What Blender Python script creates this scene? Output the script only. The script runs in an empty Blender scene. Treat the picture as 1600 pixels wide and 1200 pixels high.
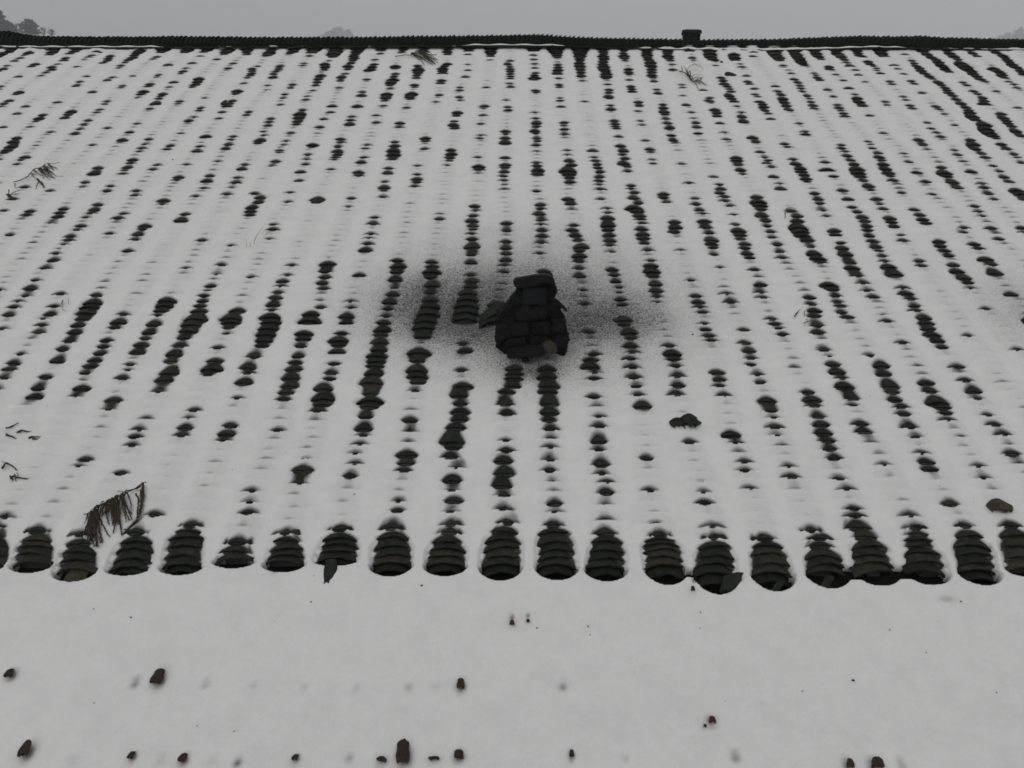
import bpy, math, random
import numpy as np
from mathutils import Vector
random.seed(7); rng = np.random.default_rng(11)
sc = bpy.context.scene
rad = math.radians
# ---------------------------------------------------------------- camera
FPX = 1440.0                                   # focal length in pixels of the 1600 px wide photograph
PITCH, YAW, ROLL = rad(12.9), rad(0.33), rad(0.15)
SLOPE = rad(24.0)
CAMZ = 6.0
def unit(v): v = np.array(v, float); return v/np.linalg.norm(v)
FW = unit((-math.sin(YAW)*math.cos(PITCH), math.cos(YAW)*math.cos(PITCH), -math.sin(PITCH)))
RT = unit(np.cross(FW, (0, 0, 1)))
UPV = np.cross(RT, FW)
RT, UPV = RT*math.cos(ROLL)+UPV*math.sin(ROLL), UPV*math.cos(ROLL)-RT*math.sin(ROLL)
CAM = np.array((0, 0, CAMZ))
cd = bpy.data.cameras.new('camera'); cam = bpy.data.objects.new('camera', cd)
sc.collection.objects.link(cam); sc.camera = cam
cd.sensor_width = 36; cd.lens = FPX/1600*36; cd.clip_start = 0.05; cd.clip_end = 8000
import mathutils
m = mathutils.Matrix.Identity(4)
for r in range(3):
    m[r][0] = RT[r]; m[r][1] = UPV[r]; m[r][2] = -FW[r]; m[r][3] = CAM[r]
cam.matrix_world = m
# ---------------------------------------------------------------- sky, sun, exposure
SUN_EL, SUN_ROT = rad(50), rad(200)
w = bpy.data.worlds.new('World'); sc.world = w; w.use_nodes = True
nt = w.node_tree; nt.nodes.clear()
sky = nt.nodes.new('ShaderNodeTexSky'); sky.sky_type = 'NISHITA'; sky.sun_disc = False
sky.sun_elevation = SUN_EL; sky.sun_rotation = SUN_ROT; sky.dust_density = 3.0; sky.altitude = 300
hs = nt.nodes.new('ShaderNodeHueSaturation'); hs.inputs['Saturation'].default_value = 0.12
mx = nt.nodes.new('ShaderNodeMixRGB'); mx.inputs[0].default_value = 0.8; mx.inputs[2].default_value = (5.42, 5.45, 5.48, 1)
bg = nt.nodes.new('ShaderNodeBackground'); bg.inputs[1].default_value = 0.1
out = nt.nodes.new('ShaderNodeOutputWorld')
nt.links.new(sky.outputs[0], hs.inputs['Color']); nt.links.new(hs.outputs[0], mx.inputs[1])
nt.links.new(mx.outputs[0], bg.inputs[0]); nt.links.new(bg.outputs[0], out.inputs[0])
sd = bpy.data.lights.new('sun', 'SUN'); sd.energy = 0.5; sd.angle = rad(40); sd.color = (1, .98, .95)
so = bpy.data.objects.new('sun', sd); sc.collection.objects.link(so)
sdir = Vector((math.sin(SUN_ROT)*math.cos(SUN_EL), math.cos(SUN_ROT)*math.cos(SUN_EL), math.sin(SUN_EL)))
so.rotation_euler = sdir.to_track_quat('Z', 'Y').to_euler()
sc.view_settings.view_transform = 'Standard'; sc.view_settings.look = 'None'
sc.view_settings.gamma = 1; sc.view_settings.exposure = -0.29
sc.cycles.filter_width = 1.65
sc.cycles.volume_bounces = 6; sc.cycles.max_bounces = 6; sc.cycles.diffuse_bounces = 4

# ---------------------------------------------------------------- roof frame
UA = np.array((1.0, 0, 0)); SA = np.array((0, math.cos(SLOPE), math.sin(SLOPE))); NA = np.array((0, -math.sin(SLOPE), math.cos(SLOPE)))
NCREST = 0.07; HCAM = 3.127
def ray(x, y): return FW + RT*((x-800)/FPX) + UPV*(-(y-600)/FPX)
def hit(x, y, n):                                # world point where that view ray meets the roof plane raised by n
    d = ray(x, y); o = CAM - NA*(HCAM + NCREST)
    t = ((o + NA*n - CAM) @ NA)/(d @ NA); return CAM + d*t
P0 = hit(800, 878, 0)
ORG = P0.copy(); ORG[0] = 0
def RP(u, v, n): return ORG + UA*u + SA*v + NA*n
def uv(x, y, n=NCREST):
    q = hit(x, y, n) - ORG; return q @ UA, q @ SA
def depth(u, v, n=NCREST): return (RP(u, v, n)-CAM) @ FW
def px(p):
    q = np.asarray(p)-CAM; z = q @ FW; return 800 + FPX*(q @ RT)/z, 600 - FPX*(q @ UPV)/z
# ---------------------------------------------------------------- helpers
COL = sc.collection
WLOC = {}
def props(o, label=None, cat=None, group=None, kind=None):
    if label: o['label'] = label
    if cat: o['category'] = cat
    if group: o['group'] = group
    if kind: o['kind'] = kind
    return o
def empty(name, loc, label, cat, group=None):
    o = bpy.data.objects.new(name, None); COL.objects.link(o); o.location = loc; o.empty_display_size = .1
    WLOC[o.name] = np.array(loc, float); return props(o, label, cat, group)
def mk(name, V, F, mat, parent=None, smooth=True, attrs=None, origin=None):
    V = np.asarray(V, float).reshape(-1, 3)
    org = np.array(origin) if origin is not None else np.array((V[:, 0].mean(), V[:, 1].mean(), V[:, 2].min()))
    me = bpy.data.meshes.new(name)
    me.from_pydata((V-org).tolist(), [], F if isinstance(F, list) else F.tolist()); me.update()
    if smooth: me.polygons.foreach_set('use_smooth', [True]*len(me.polygons))
    if attrs:
        for k, a in attrs.items():
            at = me.attributes.new(k, 'FLOAT', 'POINT'); at.data.foreach_set('value', np.asarray(a, np.float32))
    me.materials.append(mat)
    o = bpy.data.objects.new(name, me); COL.objects.link(o); WLOC[o.name] = org
    if parent: o.parent = parent; o.location = org - WLOC[parent.name]
    else: o.location = org
    return o
def vnoise(x, y, seed):                          # smooth value noise, about -1..1
    x = np.asarray(x, float); y = np.asarray(y, float)
    def h(i, j):
        n = (i.astype(np.int64)*374761393 + j.astype(np.int64)*668265263 + seed*974711) & 0x7fffffff
        n = ((n ^ (n >> 13))*1274126177) & 0x7fffffff
        n = ((n ^ (n >> 16))*668265263) & 0x7fffffff
        return (n % 65536)/32767.5 - 1
    i = np.floor(x); j = np.floor(y); fx = x-i; fy = y-j; fx = fx*fx*(3-2*fx); fy = fy*fy*(3-2*fy)
    a = h(i, j)*(1-fx)+h(i+1, j)*fx; b = h(i, j+1)*(1-fx)+h(i+1, j+1)*fx
    return a*(1-fy)+b*fy
def sstep(a, b, x): t = np.clip((x-a)/(b-a), 0, 1); return t*t*(3-2*t)
# ---------------------------------------------------------------- materials
def newmat(name):
    mt = bpy.data.materials.new(name); mt.use_nodes = True; n = mt.node_tree
    b = n.nodes['Principled BSDF']; return mt, n, b
def N(n, t, **k):
    q = n.nodes.new(t)
    for a, v in k.items():
        if a in q.inputs: q.inputs[a].default_value = v
        else: setattr(q, a, v)
    return q
def rough_mat(name, c1, c2, c3=None, scale=30, rough=.85, bump=.4, spec=.3, bscale=None, tone=False):
    mt, n, b = newmat(name); L = n.links.new
    tc = N(n, 'ShaderNodeNewGeometry')
    no = N(n, 'ShaderNodeTexNoise', Scale=scale, Detail=6.0, Roughness=.65); L(tc.outputs['Position'], no.inputs['Vector'])
    cr = N(n, 'ShaderNodeValToRGB'); e = cr.color_ramp.elements
    e[0].position = .35; e[0].color = (*c1, 1); e[1].position = .68; e[1].color = (*c2, 1)
    if c3: q = e.new(.52); q.color = (*c3, 1)
    L(no.outputs[0], cr.inputs[0]); src = cr.outputs[0]
    if tone:
        at = N(n, 'ShaderNodeAttribute', attribute_name='tone')
        cr2 = N(n, 'ShaderNodeValToRGB'); f = cr2.color_ramp.elements
        f[0].color = (.55, .62, .56, 1); f[1].color = (1.75, 1.5, 1.3, 1); g = f.new(.5); g.color = (.95, 1.02, .93, 1)
        L(at.outputs['Fac'], cr2.inputs[0])
        mu = N(n, 'ShaderNodeMixRGB', blend_type='MULTIPLY'); mu.inputs[0].default_value = 1
        L(src, mu.inputs[1]); L(cr2.outputs[0], mu.inputs[2]); src = mu.outputs[0]
    L(src, b.inputs['Base Color']); b.inputs['Roughness'].default_value = rough; b.inputs['Specular IOR Level'].default_value = spec
    n2 = N(n, 'ShaderNodeTexNoise', Scale=bscale or scale*5, Detail=5.0); L(tc.outputs['Position'], n2.inputs['Vector'])
    bp = N(n, 'ShaderNodeBump', Strength=bump, Distance=.004); L(n2.outputs[0], bp.inputs['Height']); L(bp.outputs[0], b.inputs['Normal'])
    return mt
M_tile = rough_mat('clay_tile', (.010, .0115, .0098), (.033, .032, .0285), (.018, .020, .017), scale=26, tone=True, spec=.25)
M_moss = rough_mat('mossy_ridge_tile', (.006, .0095, .0065), (.020, .029, .021), (.011, .016, .012), scale=22, tone=True, spec=.2)
M_deck = rough_mat('dark_boards', (.005, .0045, .004), (.012, .010, .009), scale=20, spec=.1)
M_soot = rough_mat('sooty_masonry', (.002, .0023, .0023), (.009, .0088, .0085), (.0045, .0048, .0048), scale=24, spec=.25, bump=.8)
M_slab = rough_mat('sooty_slab', (.0025, .003, .0024), (.0075, .008, .0068), scale=30, spec=.3)
M_pane = rough_mat('sooty_grey_tile', (.004, .005, .0056), (.008, .0095, .0105), scale=22, spec=.3)
M_stone = rough_mat('brown_rubble', (.035, .030, .020), (.075, .062, .045), scale=60)
M_brown = rough_mat('reddish_brown_tile', (.022, .012, .009), (.058, .036, .027), (.034, .021, .016), scale=70)
M_red = rough_mat('dark_red_clay', (.05, .012, .010), (.10, .03, .022), scale=90)
M_ochre = rough_mat('mossy_ochre_tile', (.028, .024, .014), (.085, .072, .045), (.05, .043, .027), scale=55)
M_twig = rough_mat('dead_conifer_needles', (.030, .022, .016), (.085, .062, .042), (.045, .034, .022), scale=90, bump=.2)
M_twigg = rough_mat('faded_green_needles', (.030, .036, .020), (.075, .070, .045), (.05, .046, .03), scale=90, bump=.2)
M_wall = rough_mat('old_plaster_wall', (.25, .23, .20), (.40, .38, .34), scale=3)
M_leaf = rough_mat('evergreen_leaves', (.020, .034, .020), (.055, .075, .045), scale=.8, bump=0)
M_bark = rough_mat('bark', (.04, .034, .028), (.09, .075, .06), scale=3, bump=0)
M_hill = rough_mat('wooded_hill', (.05, .06, .045), (.20, .22, .20), scale=.02, bump=0)
def snow_mat():
    mt, n, b = newmat('snow'); L = n.links.new
    g = N(n, 'ShaderNodeNewGeometry')
    th = N(n, 'ShaderNodeAttribute', attribute_name='cover')       # snow depth over the tiles: 0 bare .. 1 thick
    st = N(n, 'ShaderNodeAttribute', attribute_name='soot_shade')
    # broken edge of thin snow
    nz = N(n, 'ShaderNodeTexNoise', Scale=230.0, Detail=3.0); L(g.outputs['Position'], nz.inputs['Vector'])
    # soot speckle
    sp = N(n, 'ShaderNodeTexNoise', Scale=115.0, Detail=4.0, Roughness=.95); L(g.outputs['Position'], sp.inputs['Vector'])
    mr = N(n, 'ShaderNodeMapRange'); mr.inputs[1].default_value = .45; mr.inputs[2].default_value = .57; mr.inputs[3].default_value = -.55; mr.inputs[4].default_value = .5
    L(sp.outputs[0], mr.inputs[0])
    am = N(n, 'ShaderNodeMath', operation='MULTIPLY_ADD'); L(st.outputs['Fac'], am.inputs[0]); am.inputs[1].default_value = 1.5; am.inputs[2].default_value = -.42
    ad = N(n, 'ShaderNodeMath', operation='MULTIPLY_ADD', use_clamp=True); L(mr.outputs[0], ad.inputs[0]); ad.inputs[1].default_value = 1.35; L(am.outputs[0], ad.inputs[2])
    base = N(n, 'ShaderNodeMath', operation='MULTIPLY'); L(st.outputs['Fac'], base.inputs[0]); base.inputs[1].default_value = .60
    sm = N(n, 'ShaderNodeMath', operation='MAXIMUM', use_clamp=True); L(ad.outputs[0], sm.inputs[0]); L(base.outputs[0], sm.inputs[1])
    gate = N(n, 'ShaderNodeMath', operation='MULTIPLY', use_clamp=True); L(st.outputs['Fac'], gate.inputs[0]); gate.inputs[1].default_value = 9
    sg = N(n, 'ShaderNodeMath', operation='MULTIPLY', use_clamp=True); L(sm.outputs[0], sg.inputs[0]); L(gate.outputs[0], sg.inputs[1])
    # faint mottling of old snow
    mo = N(n, 'ShaderNodeTexNoise', Scale=9.0, Detail=10.0, Roughness=.75); L(g.outputs['Position'], mo.inputs['Vector'])
    cr = N(n, 'ShaderNodeValToRGB'); e = cr.color_ramp.elements
    e[0].position = .3; e[0].color = (.76, .758, .752, 1); e[1].position = .7; e[1].color = (.85, .848, .84, 1); L(mo.outputs[0], cr.inputs[0])
    # thin cover darkens toward the clay below it
    nn = N(n, 'ShaderNodeMath', operation='MULTIPLY_ADD'); L(nz.outputs[0], nn.inputs[0]); nn.inputs[1].default_value = .3; nn.inputs[2].default_value = -.15
    tt = N(n, 'ShaderNodeMath', operation='ADD', use_clamp=True); L(th.outputs['Fac'], tt.inputs[0]); L(nn.outputs[0], tt.inputs[1])
    c1 = N(n, 'ShaderNodeMixRGB'); L(tt.outputs[0], c1.inputs[0]); c1.inputs[1].default_value = (.05, .05, .05, 1); L(cr.outputs[0], c1.inputs[2])
    c2 = N(n, 'ShaderNodeMixRGB'); L(sg.outputs[0], c2.inputs[0]); L(c1.outputs[0], c2.inputs[1]); c2.inputs[2].default_value = (.018, .0175, .017, 1)
    # specks of dirt blown on to the snow
    vo = N(n, 'ShaderNodeTexVoronoi', Scale=7.5); L(g.outputs['Position'], vo.inputs['Vector'])
    wn = N(n, 'ShaderNodeMath', operation='LESS_THAN'); L(vo.outputs['Distance'], wn.inputs[0]); wn.inputs[1].default_value = .022
    c3 = N(n, 'ShaderNodeMixRGB'); L(wn.outputs[0], c3.inputs[0]); L(c2.outputs[0], c3.inputs[1]); c3.inputs[2].default_value = (.12, .10, .09, 1)
    L(c3.outputs[0], b.inputs['Base Color']); b.inputs['Roughness'].default_value = .9; b.inputs['Specular IOR Level'].default_value = .15
    b2 = N(n, 'ShaderNodeTexNoise', Scale=60.0, Detail=6.0, Roughness=.7); L(g.outputs['Position'], b2.inputs['Vector'])
    bp = N(n, 'ShaderNodeBump', Strength=.6, Distance=.006); L(b2.outputs[0], bp.inputs['Height']); L(bp.outputs[0], b.inputs['Normal'])
    return mt
M_snow = snow_mat()
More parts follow.
